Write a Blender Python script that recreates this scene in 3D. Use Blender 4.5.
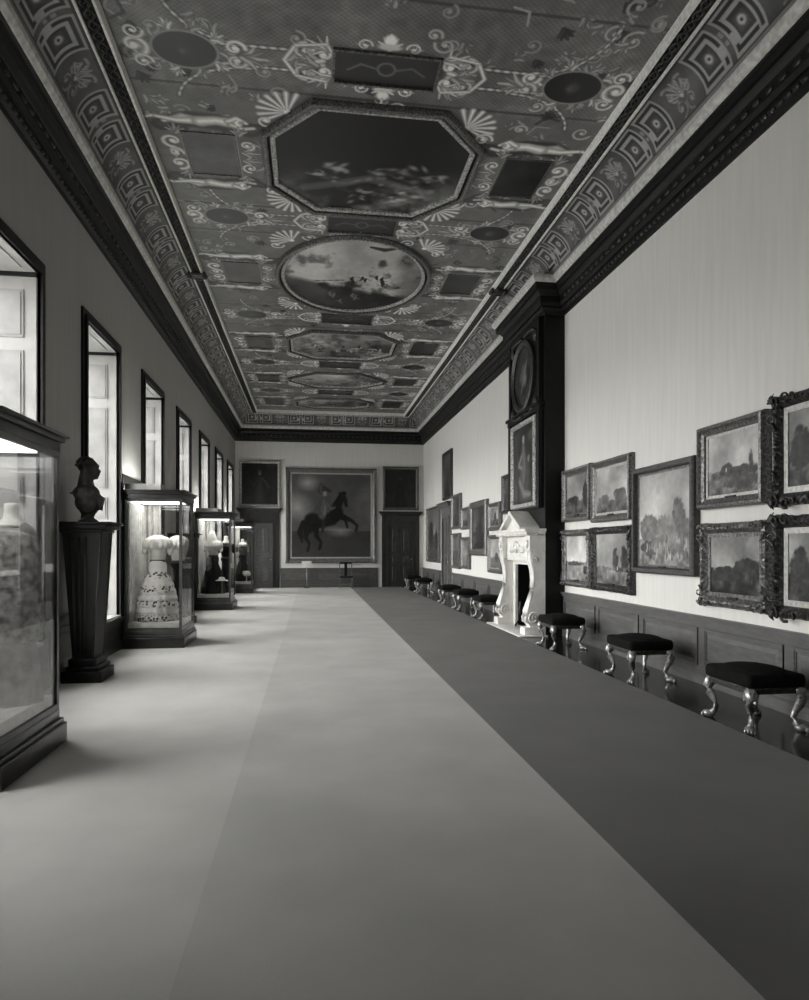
import bpy, bmesh, math, random
import numpy as np
from mathutils import Vector, Matrix, noise
PI = math.pi
random.seed(7)
for o in list(bpy.data.objects): bpy.data.objects.remove(o)
SC = bpy.context.scene
COL = SC.collection

# ------------------------------------------------------------------ camera, light, exposure
F, EYE = 670.0, 1.68
YAW = math.atan(93.5 / F)
cam = bpy.data.cameras.new('camera'); co = bpy.data.objects.new('camera', cam); COL.objects.link(co)
co.location = (0, 0, EYE); co.rotation_euler = (PI / 2, 0, -YAW)
cam.sensor_fit = 'HORIZONTAL'; cam.sensor_width = 36; cam.lens = 36 * F / 809
cam.shift_x = 0.0; cam.shift_y = 48 / 809; cam.clip_end = 200
SC.camera = co
vs = SC.view_settings
vs.view_transform = 'Standard'; vs.look = 'None'; vs.gamma = 1; vs.exposure = 1.66; vs.use_curve_mapping = False

W = bpy.data.worlds.new('overcast_sky'); SC.world = W; W.use_nodes = True
SKY_STRENGTH = 9.0
nt = W.node_tree; nt.nodes.clear()
wo = nt.nodes.new('ShaderNodeOutputWorld'); bgn = nt.nodes.new('ShaderNodeBackground')
tc = nt.nodes.new('ShaderNodeTexCoord'); sp = nt.nodes.new('ShaderNodeSeparateXYZ'); cr = nt.nodes.new('ShaderNodeValToRGB')
mp = nt.nodes.new('ShaderNodeMapRange'); mp.inputs[1].default_value = -1; mp.inputs[2].default_value = 1
nt.links.new(tc.outputs['Generated'], sp.inputs[0]); nt.links.new(sp.outputs[2], mp.inputs[0]); nt.links.new(mp.outputs[0], cr.inputs[0])
e = cr.color_ramp.elements
e[0].position = 0.47; e[0].color = (.30, .30, .30, 1); e[1].position = 0.53; e[1].color = (.95, .95, .95, 1)
nt.links.new(cr.outputs[0], bgn.inputs[0]); bgn.inputs[1].default_value = SKY_STRENGTH
nt.links.new(bgn.outputs[0], wo.inputs[0])

# ------------------------------------------------------------------ room constants
XL, XR, YE, YF = -3.13, 4.82, 28.6, -3.0
CXC = 0.845
XLO = XL - 0.75
ZCOR, ZTOP, ZC = 6.14, 7.36, 7.28
BX, B0, B1 = 4.43, 12.3, 14.5              # chimney breast
WINS = [6.68, 9.88, 13.16, 16.42, 19.62, 22.78, 25.92]     # opening near edges, 1.5 wide
WW, WZ0, WZ1 = 1.58, 0.58, 4.86
WINS = [WINS[0] - 3.26] + WINS

# window portals guide the daylight into the room
for y in WINS:
    L = bpy.data.lights.new('window_portal', 'AREA'); L.shape = 'RECTANGLE'; L.size = WZ1 - WZ0; L.size_y = WW
    L.cycles.is_portal = True
    o = bpy.data.objects.new('window_portal', L); COL.objects.link(o)
    o.location = (XLO - 0.02, y + WW / 2, (WZ0 + WZ1) / 2); o.rotation_euler = (0, -PI / 2, 0)

# ------------------------------------------------------------------ materials
def lin(v): return v / 12.92 if v <= .04045 else ((v + .055) / 1.055) ** 2.4
def gcol(g):
    return (lin(g), lin(g * .995), lin(g * .97), 1)
MATS = {}
def mat(name, g, rough=.6, spec=.4, metal=0., var=.12, scale=8., bump=0., bscale=60., coat=0., stretch=None):
    if name in MATS: return MATS[name]
    m = bpy.data.materials.new(name); m.use_nodes = True; MATS[name] = m
    n = m.node_tree.nodes; l = m.node_tree.links; b = n['Principled BSDF']
    b.inputs['Roughness'].default_value = rough; b.inputs['Specular IOR Level'].default_value = spec
    b.inputs['Metallic'].default_value = metal; b.inputs['Coat Weight'].default_value = coat
    t = n.new('ShaderNodeTexCoord'); mpn = n.new('ShaderNodeMapping'); l.new(t.outputs['Object'], mpn.inputs[0])
    if stretch: mpn.inputs['Scale'].default_value = stretch
    nz = n.new('ShaderNodeTexNoise'); nz.inputs['Scale'].default_value = scale; nz.inputs['Detail'].default_value = 5
    l.new(mpn.outputs[0], nz.inputs['Vector'])
    r = n.new('ShaderNodeValToRGB'); l.new(nz.outputs[0], r.inputs[0])
    r.color_ramp.elements[0].position = .3; r.color_ramp.elements[1].position = .7
    r.color_ramp.elements[0].color = gcol(max(0, g * (1 - var))); r.color_ramp.elements[1].color = gcol(min(1, g * (1 + var)))
    l.new(r.outputs[0], b.inputs['Base Color'])
    if bump:
        n2 = n.new('ShaderNodeTexNoise'); n2.inputs['Scale'].default_value = bscale; l.new(mpn.outputs[0], n2.inputs['Vector'])
        bp = n.new('ShaderNodeBump'); bp.inputs['Strength'].default_value = bump; bp.inputs['Distance'].default_value = .01
        l.new(n2.outputs[0], bp.inputs['Height']); l.new(bp.outputs[0], b.inputs['Normal'])
    return m
def paintmat(name, rough=.55, spec=.3, bump=0., var=.15, scale=30.):
    if name in MATS: return MATS[name]
    m = mat(name, .5, rough, spec, var=.0)
    n = m.node_tree.nodes; l = m.node_tree.links; b = n['Principled BSDF']
    a = n.new('ShaderNodeAttribute'); a.attribute_name = 'paint'
    nz = [x for x in n if x.type == 'TEX_NOISE'][0]; nz.inputs['Scale'].default_value = scale
    mr = n.new('ShaderNodeMapRange'); mr.inputs[1].default_value = .25; mr.inputs[2].default_value = .75
    mr.inputs[3].default_value = 1 - var; mr.inputs[4].default_value = 1 + var
    l.new(nz.outputs[0], mr.inputs[0])
    mx = n.new('ShaderNodeVectorMath'); mx.operation = 'SCALE'
    l.new(a.outputs['Color'], mx.inputs[0]); l.new(mr.outputs[0], mx.inputs['Scale']); l.new(mx.outputs[0], b.inputs['Base Color'])
    if bump:
        bp = n.new('ShaderNodeBump'); bp.inputs['Strength'].default_value = bump; bp.inputs['Distance'].default_value = .02
        l.new(a.outputs['Fac'], bp.inputs['Height']); l.new(bp.outputs[0], b.inputs['Normal'])
    return m
def emis(name, s):
    m = bpy.data.materials.new(name); m.use_nodes = True; n = m.node_tree.nodes
    b = n['Principled BSDF']; b.inputs['Base Color'].default_value = (.8, .8, .8, 1)
    b.inputs['Emission Color'].default_value = (1, 1, .97, 1); b.inputs['Emission Strength'].default_value = s
    return m
def glassmat(name, fac=.08, rough=.02):
    m = bpy.data.materials.new(name); m.use_nodes = True; n = m.node_tree.nodes; l = m.node_tree.links; n.clear()
    o = n.new('ShaderNodeOutputMaterial'); mx = n.new('ShaderNodeMixShader'); t = n.new('ShaderNodeBsdfTransparent'); g = n.new('ShaderNodeBsdfGlossy')
    lw = n.new('ShaderNodeLayerWeight'); lw.inputs[0].default_value = .35
    mm = n.new('ShaderNodeMath'); mm.operation = 'MULTIPLY_ADD'; mm.inputs[1].default_value = .5; mm.inputs[2].default_value = fac * .3
    g.inputs['Roughness'].default_value = rough; t.inputs[0].default_value = (.95, .95, .95, 1)
    l.new(lw.outputs['Fresnel'], mm.inputs[0]); l.new(mm.outputs[0], mx.inputs[0]); l.new(t.outputs[0], mx.inputs[1]); l.new(g.outputs[0], mx.inputs[2]); l.new(mx.outputs[0], o.inputs[0])
    return m
M = dict(
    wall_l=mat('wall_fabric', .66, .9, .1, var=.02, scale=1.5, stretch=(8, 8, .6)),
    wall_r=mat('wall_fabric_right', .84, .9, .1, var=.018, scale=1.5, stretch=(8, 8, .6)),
    wood_d=mat('dark_oak', .17, .4, .4, var=.25, scale=6, stretch=(1, 1, .15)),
    wood_p=mat('panelling_oak', .34, .42, .4, var=.10, scale=5, stretch=(1, 1, 5)),
    wood_b=mat('black_oak', .065, .5, .25, var=.3, scale=8),
    corn=mat('cornice_dark', .085, .5, .3, var=.3, scale=22),
    cornl=mat('cornice_lip', .76, .5, .4, var=.12, scale=14),
    floor=mat('polished_boards', .13, .16, .6, var=.3, scale=4, stretch=(6, .3, 1)),
    white=mat('painted_white_joinery', .66, .5, .4, var=.04, scale=4),
    shut=mat('painted_shutter', .56, .5, .4, var=.06, scale=4),
    shutd=mat('shutter_panel', .48, .5, .4, var=.08, scale=4),
    marble=mat('white_marble', .88, .35, .5, var=.05, scale=7),
    marbles=mat('carved_marble', .80, .45, .4, var=.2, scale=18, bump=.6, bscale=30),
    gilt=mat('gilt', .62, .32, .6, .55, var=.25, scale=30),
    giltl=mat('bright_gilt_slip', .68, .38, .5, .35, var=.12, scale=30),
    giltd=mat('aged_gilt', .36, .4, .6, .4, var=.45, scale=34),
    giltdd=mat('dark_gilt', .21, .42, .5, .3, var=.5, scale=34),
    giltm=mat('ceiling_gilt', .60, .4, .5, .25, var=.4, scale=26),
    fillet=mat('pale_fillet', .92, .45, .5, var=.08, scale=20),
    black=mat('black_iron', .06, .4, .4, var=.2),
    cushion=mat('dark_velvet', .09, .95, .1, var=.25, scale=20),
    case=mat('case_mahogany', .25, .28, .5, var=.2, scale=5, stretch=(1, 1, 3)),
    cased=mat('case_plinth', .17, .3, .5, var=.2, scale=5),
    linen=mat('white_linen', .86, .9, .1, var=.06, scale=9),
    drape=mat('pale_drape', .72, .9, .1, var=.1, scale=9),
    bust=mat('dark_stone', .26, .55, .4, var=.3, scale=12),
    dgrey=mat('grey_silk', .40, .55, .4, var=.4, scale=9),
    dblack=mat('black_silk', .05, .55, .4, var=.4, scale=9),
    paper=mat('white_card', .82, .8, .2, var=.03),
    plaque=mat('brass_plaque', .15, .4, .5, .3),
    skin=mat('mannequin_cloth', .84, .85, .1, var=.04),
    soot=mat('sooty_brick', .05, .9, .1, var=.4),
    glass=glassmat('case_glass'), pane=glassmat('window_glass', .05),
    tube=emis('lamp_tube', 2.2), tube2=emis('lamp_tube_open', 22.0),
)
def dressmat():
    m = mat('flounced_silk', .8, .75, .2, var=.02); n = m.node_tree.nodes; l = m.node_tree.links; b = n['Principled BSDF']
    t = n.new('ShaderNodeTexCoord'); v = n.new('ShaderNodeTexVoronoi'); v.inputs['Scale'].default_value = 19
    s = n.new('ShaderNodeSeparateXYZ'); l.new(t.outputs['Object'], s.inputs[0]); l.new(t.outputs['Object'], v.inputs['Vector'])
    r = n.new('ShaderNodeValToRGB'); r.color_ramp.elements[0].position = .36; r.color_ramp.elements[0].color = gcol(.34)
    r.color_ramp.elements[1].position = .5; r.color_ramp.elements[1].color = gcol(.86); l.new(v.outputs['Distance'], r.inputs[0])
    w = n.new('ShaderNodeMath'); w.operation = 'SINE'; mu = n.new('ShaderNodeMath'); mu.operation = 'MULTIPLY'; mu.inputs[1].default_value = 26
    l.new(s.outputs[2], mu.inputs[0]); l.new(mu.outputs[0], w.inputs[0])
    c1 = n.new('ShaderNodeMapRange'); c1.inputs[1].default_value = -.3; c1.inputs[2].default_value = .6; l.new(w.outputs[0], c1.inputs[0])
    hz = n.new('ShaderNodeMapRange'); hz.inputs[1].default_value = .92; hz.inputs[2].default_value = .86; l.new(s.outputs[2], hz.inputs[0])
    mm = n.new('ShaderNodeMath'); mm.operation = 'MULTIPLY'; l.new(c1.outputs[0], mm.inputs[0]); l.new(hz.outputs[0], mm.inputs[1])
    mx = n.new('ShaderNodeMix'); mx.data_type = 'RGBA'; mx.inputs[6].default_value = gcol(.88); l.new(mm.outputs[0], mx.inputs[0]); l.new(r.outputs[0], mx.inputs[7])
    l.new(mx.outputs[2], b.inputs['Base Color']); return m
M['dress'] = dressmat()
def carpetmat(name, g):
    m = mat(name, g, .95, .12, var=.035, scale=1.3, bump=.35, bscale=260); return m

# ------------------------------------------------------------------ mesh helpers
class MB:
    def __init__(s): s.v = []; s.f = []; s.sm = []
    def add(s, vs_, fs, smooth=False):
        k = len(s.v); s.v += [tuple(p) for p in vs_]
        for f in fs: s.f.append(tuple(i + k for i in f)); s.sm.append(smooth)
        return s
    def box(s, x0, x1, y0, y1, z0, z1):
        return s.add([(x0,y0,z0),(x1,y0,z0),(x1,y1,z0),(x0,y1,z0),(x0,y0,z1),(x1,y0,z1),(x1,y1,z1),(x0,y1,z1)],
                     [(0,3,2,1),(4,5,6,7),(0,1,5,4),(1,2,6,5),(2,3,7,6),(3,0,4,7)])
    def bbox(s, x0, x1, y0, y1, z0, z1, b=.01):     # box with chamfered top edges and vertical edges
        bm = bmesh.new(); bmesh.ops.create_cube(bm, size=1)
        for v in bm.verts: v.co = Vector((x0 + (v.co.x + .5) * (x1 - x0), y0 + (v.co.y + .5) * (y1 - y0), z0 + (v.co.z + .5) * (z1 - z0)))
        bmesh.ops.bevel(bm, geom=bm.edges[:], offset=b, segments=3, profile=.5, affect='EDGES')
        bm.verts.index_update(); s.add([v.co[:] for v in bm.verts], [[v.index for v in f.verts] for f in bm.faces], True); bm.free(); return s
    def prism(s, poly, axis, a, b):                 # poly of 2D points extruded along axis
        def P(p, t):
            return {'x': (t, p[0], p[1]), 'y': (p[0], t, p[1]), 'z': (p[0], p[1], t)}[axis]
        n = len(poly); vs_ = [P(p, a) for p in poly] + [P(p, b) for p in poly]
        fs = [tuple(range(n))[::-1], tuple(range(n, 2 * n))] + [(i, (i + 1) % n, n + (i + 1) % n, n + i) for i in range(n)]
        return s.add(vs_, fs)
    def tube(s, pts, rad, seg=10, flat=1.0, closed=False):
        pts = [Vector(p) for p in pts]; n = len(pts)
        if not hasattr(rad, '__len__'): rad = [rad] * n
        vs_ = []; ref = Vector((0, 0, 1))
        for i, p in enumerate(pts):
            t = (pts[(i + 1) % n] - pts[i - 1]) if closed else (pts[min(i + 1, n - 1)] - pts[max(i - 1, 0)])
            if t.length < 1e-9: t = Vector((0, 0, 1))
            t.normalize(); a = t.cross(ref)
            if a.length < .2: a = t.cross(Vector((0, 1, 0)))
            a.normalize(); b_ = t.cross(a)
            for k in range(seg):
                an = 2 * PI * k / seg; vs_.append(p + a * math.cos(an) * rad[i] + b_ * math.sin(an) * rad[i] * flat)
        fs = []
        for i in range(n if closed else n - 1):
            j = (i + 1) % n
            for k in range(seg): fs.append((i * seg + k, i * seg + (k + 1) % seg, j * seg + (k + 1) % seg, j * seg + k))
        if not closed: fs += [tuple(range(seg))[::-1], tuple(range((n - 1) * seg, n * seg))]
        return s.add(vs_, fs, True)
    def lathe(s, prof, c=(0, 0, 0), seg=32, rx=1., ry=1., ripple=None):
        vs_ = []
        for (r, z) in prof:
            for k in range(seg):
                a = 2 * PI * k / seg; rr = r * (1 + (ripple(a, z) if ripple else 0))
                vs_.append((c[0] + rr * math.cos(a) * rx, c[1] + rr * math.sin(a) * ry, c[2] + z))
        n = len(prof); fs = [(i * seg + k, i * seg + (k + 1) % seg, (i + 1) * seg + (k + 1) % seg, (i + 1) * seg + k) for i in range(n - 1) for k in range(seg)]
        fs += [tuple(range(seg))[::-1], tuple(range((n - 1) * seg, n * seg))]
        return s.add(vs_, fs, True)
    def ell(s, c, r, seg=14, rot=None):
        vs_ = []; fs = []; rows = seg // 2 + 1
        for i in range(rows + 1):
            th = PI * i / rows
            for k in range(seg):
                a = 2 * PI * k / seg; p = Vector((r[0] * math.sin(th) * math.cos(a), r[1] * math.sin(th) * math.sin(a), r[2] * math.cos(th)))
                if rot is not None: p = rot @ p
                vs_.append(p + Vector(c))
        for i in range(rows):
            for k in range(seg): fs.append((i * seg + k, (i + 1) * seg + k, (i + 1) * seg + (k + 1) % seg, i * seg + (k + 1) % seg))
        return s.add(vs_, fs, True)
    def build(s, name, m, parent=None, remesh=None, subsurf=0):
        me = bpy.data.meshes.new(name); me.from_pydata(s.v, [], s.f); me.polygons.foreach_set('use_smooth', s.sm); me.update()
        bm = bmesh.new(); bm.from_mesh(me); bmesh.ops.recalc_face_normals(bm, faces=bm.faces[:]); bm.to_mesh(me); bm.free()
        me.materials.append(m); o = bpy.data.objects.new(name, me); COL.objects.link(o)
        if parent is not None: o.parent = parent
        if remesh:
            r = o.modifiers.new('remesh', 'REMESH'); r.mode = 'VOXEL'; r.voxel_size = remesh; r.use_smooth_shade = True
            q = o.modifiers.new('smooth', 'SMOOTH'); q.factor = .6; q.iterations = 5
        return o
def thing(name, label, cat, loc=(0, 0, 0), rz=0, group=None):
    o = bpy.data.objects.new(name, None); COL.objects.link(o); o.location = loc; o.rotation_euler = (0, 0, rz)
    o.empty_display_size = .1; o['label'] = label; o['category'] = cat
    if group: o['group'] = group
    return o
def tag(o, label, cat, group=None):
    o['label'] = label; o['category'] = cat
    if group: o['group'] = group
    return o
def struct(o): o['kind'] = 'structure'; return o
def sroot(name, loc=(0, 0, 0), rz=0):
    o = bpy.data.objects.new(name, None); COL.objects.link(o); o.location = loc; o.rotation_euler = (0, 0, rz); o['kind'] = 'structure'; return o
def copy_tree(o, parent=None):
    c = o.copy(); COL.objects.link(c); c.parent = parent
    for ch in list(o.children): copy_tree(ch, c)
    return c

# ------------------------------------------------------------------ painted surfaces (numpy painter on a vertex grid)
def vnoise(h, w, cell, rng):
    gh, gw = int(h / cell) + 3, int(w / cell) + 3
    g = rng.random((gh, gw)); y = np.arange(h) / cell; x = np.arange(w) / cell
    yi = y.astype(int); xi = x.astype(int); fy = y - yi; fx = x - xi; fy = fy * fy * (3 - 2 * fy); fx = fx * fx * (3 - 2 * fx)
    fy = fy[:, None]; fx = fx[None, :]
    a = g[yi][:, xi]; b = g[yi][:, xi + 1]; c = g[yi + 1][:, xi]; d = g[yi + 1][:, xi + 1]
    return (a * (1 - fx) + b * fx) * (1 - fy) + (c * (1 - fx) + d * fx) * fy
def fbm(h, w, cell, rng, octv=4):
    s = np.zeros((h, w)); amp = 1; tot = 0
    for k in range(octv):
        if cell < 1.5: break
        s += amp * vnoise(h, w, cell, rng); tot += amp; amp *= .55; cell /= 2.1
    return s / tot
class Cv:
    def __init__(s, xs, ys, base=.5, seed=1):
        s.xs = np.asarray(xs, float); s.ys = np.asarray(ys, float); s.C = np.full((len(ys), len(xs)), base, float); s.rng = np.random.default_rng(seed)
    def win(s, x0, x1, y0, y1):
        i0, i1 = np.searchsorted(s.xs, [x0, x1]); j0, j1 = np.searchsorted(s.ys, [y0, y1])
        return slice(j0, j1), slice(i0, i1)
    def noise(s, cell, amp, octv=4):
        s.C += (fbm(s.C.shape[0], s.C.shape[1], cell, s.rng, octv) - .5) * 2 * amp; return s
    def blend(s, sl, mask, v):
        s.C[sl] = s.C[sl] * (1 - mask) + v * mask
    def rect(s, x0, x1, y0, y1, v, a=1.):
        sl = s.win(x0, x1, y0, y1); s.C[sl] = s.C[sl] * (1 - a) + v * a
    def ell(s, cx, cy, rx, ry, v, soft=.1, a=1., rot=0):
        R = max(rx, ry) * 1.3; sl = s.win(cx - R, cx + R, cy - R, cy + R)
        X = s.xs[sl[1]][None, :] - cx; Y = s.ys[sl[0]][:, None] - cy
        if rot: X, Y = X * math.cos(rot) + Y * math.sin(rot), -X * math.sin(rot) + Y * math.cos(rot)
        d = np.sqrt((X / rx) ** 2 + (Y / ry) ** 2); m = np.clip((1 - d) / soft, 0, 1) * a; s.blend(sl, m, v)
    def ring(s, cx, cy, rx, ry, w, v):
        R = max(rx, ry) + w; sl = s.win(cx - R, cx + R, cy - R, cy + R)
        X = s.xs[sl[1]][None, :] - cx; Y = s.ys[sl[0]][:, None] - cy
        d = (np.sqrt((X / rx) ** 2 + (Y / ry) ** 2) - 1) * min(rx, ry); m = np.clip((w - abs(d)) / (w * .4), 0, 1); s.blend(sl, m, v)
    def stroke(s, pts, w, v, shade=0., bead=0., a=1.):
        pts = [(float(p[0]), float(p[1])) for p in pts]; ws = w if hasattr(w, '__len__') else [w] * len(pts); wm = max(ws)
        x0 = min(p[0] for p in pts) - wm; x1 = max(p[0] for p in pts) + wm; y0 = min(p[1] for p in pts) - wm; y1 = max(p[1] for p in pts) + wm
        sl = s.win(x0, x1, y0, y1); X = s.xs[sl[1]][None, :]; Y = s.ys[sl[0]][:, None]
        if X.size == 0 or Y.size == 0: return
        best = np.full((Y.shape[0], X.shape[1]), 9.); al = np.zeros_like(best); L = 0
        for i in range(len(pts) - 1):
            (ax, ay), (bx_, by_) = pts[i], pts[i + 1]; dx, dy = bx_ - ax, by_ - ay; q = dx * dx + dy * dy + 1e-12
            t = np.clip(((X - ax) * dx + (Y - ay) * dy) / q, 0, 1); wi = ws[i] + (ws[i + 1] - ws[i]) * t
            d = np.hypot(X - ax - t * dx, Y - ay - t * dy) / wi; m = d < best
            al = np.where(m, L + t * math.sqrt(q), al); best = np.where(m, d, best); L += math.sqrt(q)
        m = np.clip((1 - best) / .35, 0, 1) * a
        val = v * (1 - shade * np.clip(best, 0, 1))
        if bead: val = val * (.55 + .45 * np.abs(np.sin(al / bead * PI)))
        s.blend(sl, m, val)
    def poly(s, pts, v, a=1.):
        xs = [p[0] for p in pts]; ys = [p[1] for p in pts]; sl = s.win(min(xs), max(xs), min(ys), max(ys))
        X = s.xs[sl[1]][None, :] + 0 * s.ys[sl[0]][:, None]; Y = s.ys[sl[0]][:, None] + 0 * X; ins = np.zeros(X.shape, bool); n = len(pts)
        for i in range(n):
            x1, y1 = pts[i]; x2, y2 = pts[(i + 1) % n]
            c = ((y1 > Y) != (y2 > Y)) & (X < (x2 - x1) * (Y - y1) / (y2 - y1 + 1e-12) + x1); ins ^= c
        s.blend(sl, ins.astype(float) * a, v); return sl, ins
    def scroll(s, cx, cy, r, a0, turns, dirn, w, v):
        pts = []; n = int(18 * turns) + 2
        for k in range(n + 1):
            t = k / n; an = a0 + dirn * 2 * PI * turns * t; rr = r * (1 - t) ** .8 + w * .4; pts.append((cx + rr * math.cos(an), cy + rr * math.sin(an)))
        s.stroke(pts, [w * (1 - .5 * k / n) for k in range(n + 1)], v, .5)
        s.ell(cx, cy, w * 1.2, w * 1.2, v, .5)
    def leaf(s, x, y, ang, L, w, v):
        for k in (-2, -1, 0, 1, 2):
            a = ang + k * .42; l_ = L * (1 - .13 * abs(k)); ex, ey = x + l_ * math.cos(a), y + l_ * math.sin(a); mx, my = x + l_ * .5 * math.cos(a - k * .1), y + l_ * .5 * math.sin(a - k * .1)
            s.stroke([(x, y), (mx, my), (ex, ey)], [w, w * 1.1, w * .5], v * (.75 + .25 * (k % 2 == 0)), .55)
    def shell(s, x, y, r, ang, v, n=7):
        s.ell(x, y, r * .5, r * .5, v * .45, .3)
        for k in range(n):
            a = ang + (k - (n - 1) / 2) * PI * .9 / n
            s.stroke([(x, y), (x + r * math.cos(a), y + r * math.sin(a))], [r * .04, r * .15], v, .6)
        s.ell(x, y, r * .16, r * .16, v, .4)
    def figure(s, x, y, L, fx, fy, v):     # reclining nude, L body length; fx, fy mirror
        def P(a, b): return (x + fx * a * L, y + fy * b * L)
        def st(pl, ws, vv=v): s.stroke([P(*p) for p in pl], [w * L * 1.3 for w in ws], vv, .55)
        st([(-.55, .12), (-.2, -.02), (.1, .0), (.45, .1), (.62, .02)], [.1, .13, .13, .12, .05], v * .3)
        st([(-.5, .05), (-.28, -.06), (-.08, .02)], [.035, .055, .075], v * .9)      # lower leg thigh
        st([(-.6, -.03), (-.36, .02), (-.08, .0)], [.03, .05, .075])
        st([(-.62, -.03), (-.68, .0)], [.03, .02])
        st([(-.1, .01), (.08, -.03), (.24, -.01)], [.085, .075, .09])
        st([(.22, -.03), (.32, -.1), (.42, -.02)], [.045, .035, .03])
        st([(.25, .03), (.38, .09), (.5, .06)], [.045, .035, .03], v * .9)
        s.ell(*P(.34, -.01), .055 * L, .06 * L, v, .3); s.ell(*P(.37, -.02), .045 * L, .05 * L, v * .45, .3, .6)
    def build(s, name, m, parent, to3d, stride_cast=None):
        h, w = s.C.shape; X, Y = np.meshgrid(s.xs, s.ys); co_ = to3d(X.ravel(), Y.ravel()).astype(np.float32)
        idx = np.arange(h * w).reshape(h, w); q = np.stack([idx[:-1, :-1], idx[:-1, 1:], idx[1:, 1:], idx[1:, :-1]], -1).reshape(-1, 4)
        me = bpy.data.meshes.new(name); me.vertices.add(h * w); me.vertices.foreach_set('co', co_.ravel())
        me.loops.add(q.size); me.loops.foreach_set('vertex_index', q.ravel().astype(np.int32)); me.polygons.add(len(q))
        me.polygons.foreach_set('loop_start', np.arange(0, q.size, 4, dtype=np.int32)); me.polygons.foreach_set('loop_total', np.full(len(q), 4, dtype=np.int32))
        me.update(calc_edges=True)
        v = np.clip(s.C, 0.01, 1).ravel(); vl = np.where(v <= .04045, v / 12.92, ((v + .055) / 1.055) ** 2.4)
        col = np.stack([vl, vl * .99, vl * .94, np.ones_like(vl)], -1).astype(np.float32)
        a = me.color_attributes.new('paint', 'FLOAT_COLOR', 'POINT'); a.data.foreach_set('color', col.ravel())
        me.materials.append(m); o = bpy.data.objects.new(name, me); COL.objects.link(o)
        if parent is not None: o.parent = parent
        return o

# ================================================================== STRUCTURE
# floor and carpet
fl = MB().box(XL - .1, XR + .3, YF, YE + .2, -.1, 0).build('floor', M['floor']); struct(fl)
cl = MB().box(XL + .04, -.52, YF + .1, YE - .02, 0, .014).build('carpet_strip', carpetmat('carpet_pale', .72))
tag(cl, 'pale fitted carpet strip along the window side under the display cases', 'carpet')
cc = MB().box(-.519, 1.66, YF + .1, YE - .02, 0, .014).build('carpet_strip', carpetmat('carpet_mid', .69))
tag(cc, 'wide pale carpet strip down the middle of the gallery', 'carpet')
crr = MB().box(1.661, 3.85, YF + .1, YE - .02, 0, .014).build('carpet_strip', carpetmat('carpet_dark', .46))
tag(crr, 'darker carpet strip on the right beside the bare polished boards', 'carpet')

# left wall with window openings
wl = MB()
ys = [YF]
for y in WINS: ys += [y, y + WW]
ys.append(YE + .2)
for i in range(0, len(ys) - 1, 2): wl.box(XLO, XL, ys[i], ys[i + 1], WZ0, WZ1)
wl.box(XLO, XL, YF, YE + .2, 0, WZ0); wl.box(XLO, XL, YF, YE + .2, WZ1, ZTOP)
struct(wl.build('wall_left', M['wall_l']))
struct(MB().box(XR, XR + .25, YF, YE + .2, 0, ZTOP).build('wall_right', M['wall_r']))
struct(MB().box(XL, XR, YE, YE + .2, 0, ZTOP).build('wall_end', M['wall_r']))
struct(MB().box(XL, XR, YF - .2, YF, 0, ZTOP).build('wall_front', M['wall_r']))
# chimney breast with open hearth recess
cb = MB(); FY0, FY1, FZ = 12.62, 14.06, 1.42
cb.box(BX, XR, B0, FY0, 0, ZTOP); cb.box(BX, XR, FY1, B1, 0, ZTOP); cb.box(BX, XR, FY0, FY1, FZ, ZTOP)
struct(cb.build('wall_chimney', M['wood_b']))

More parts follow.
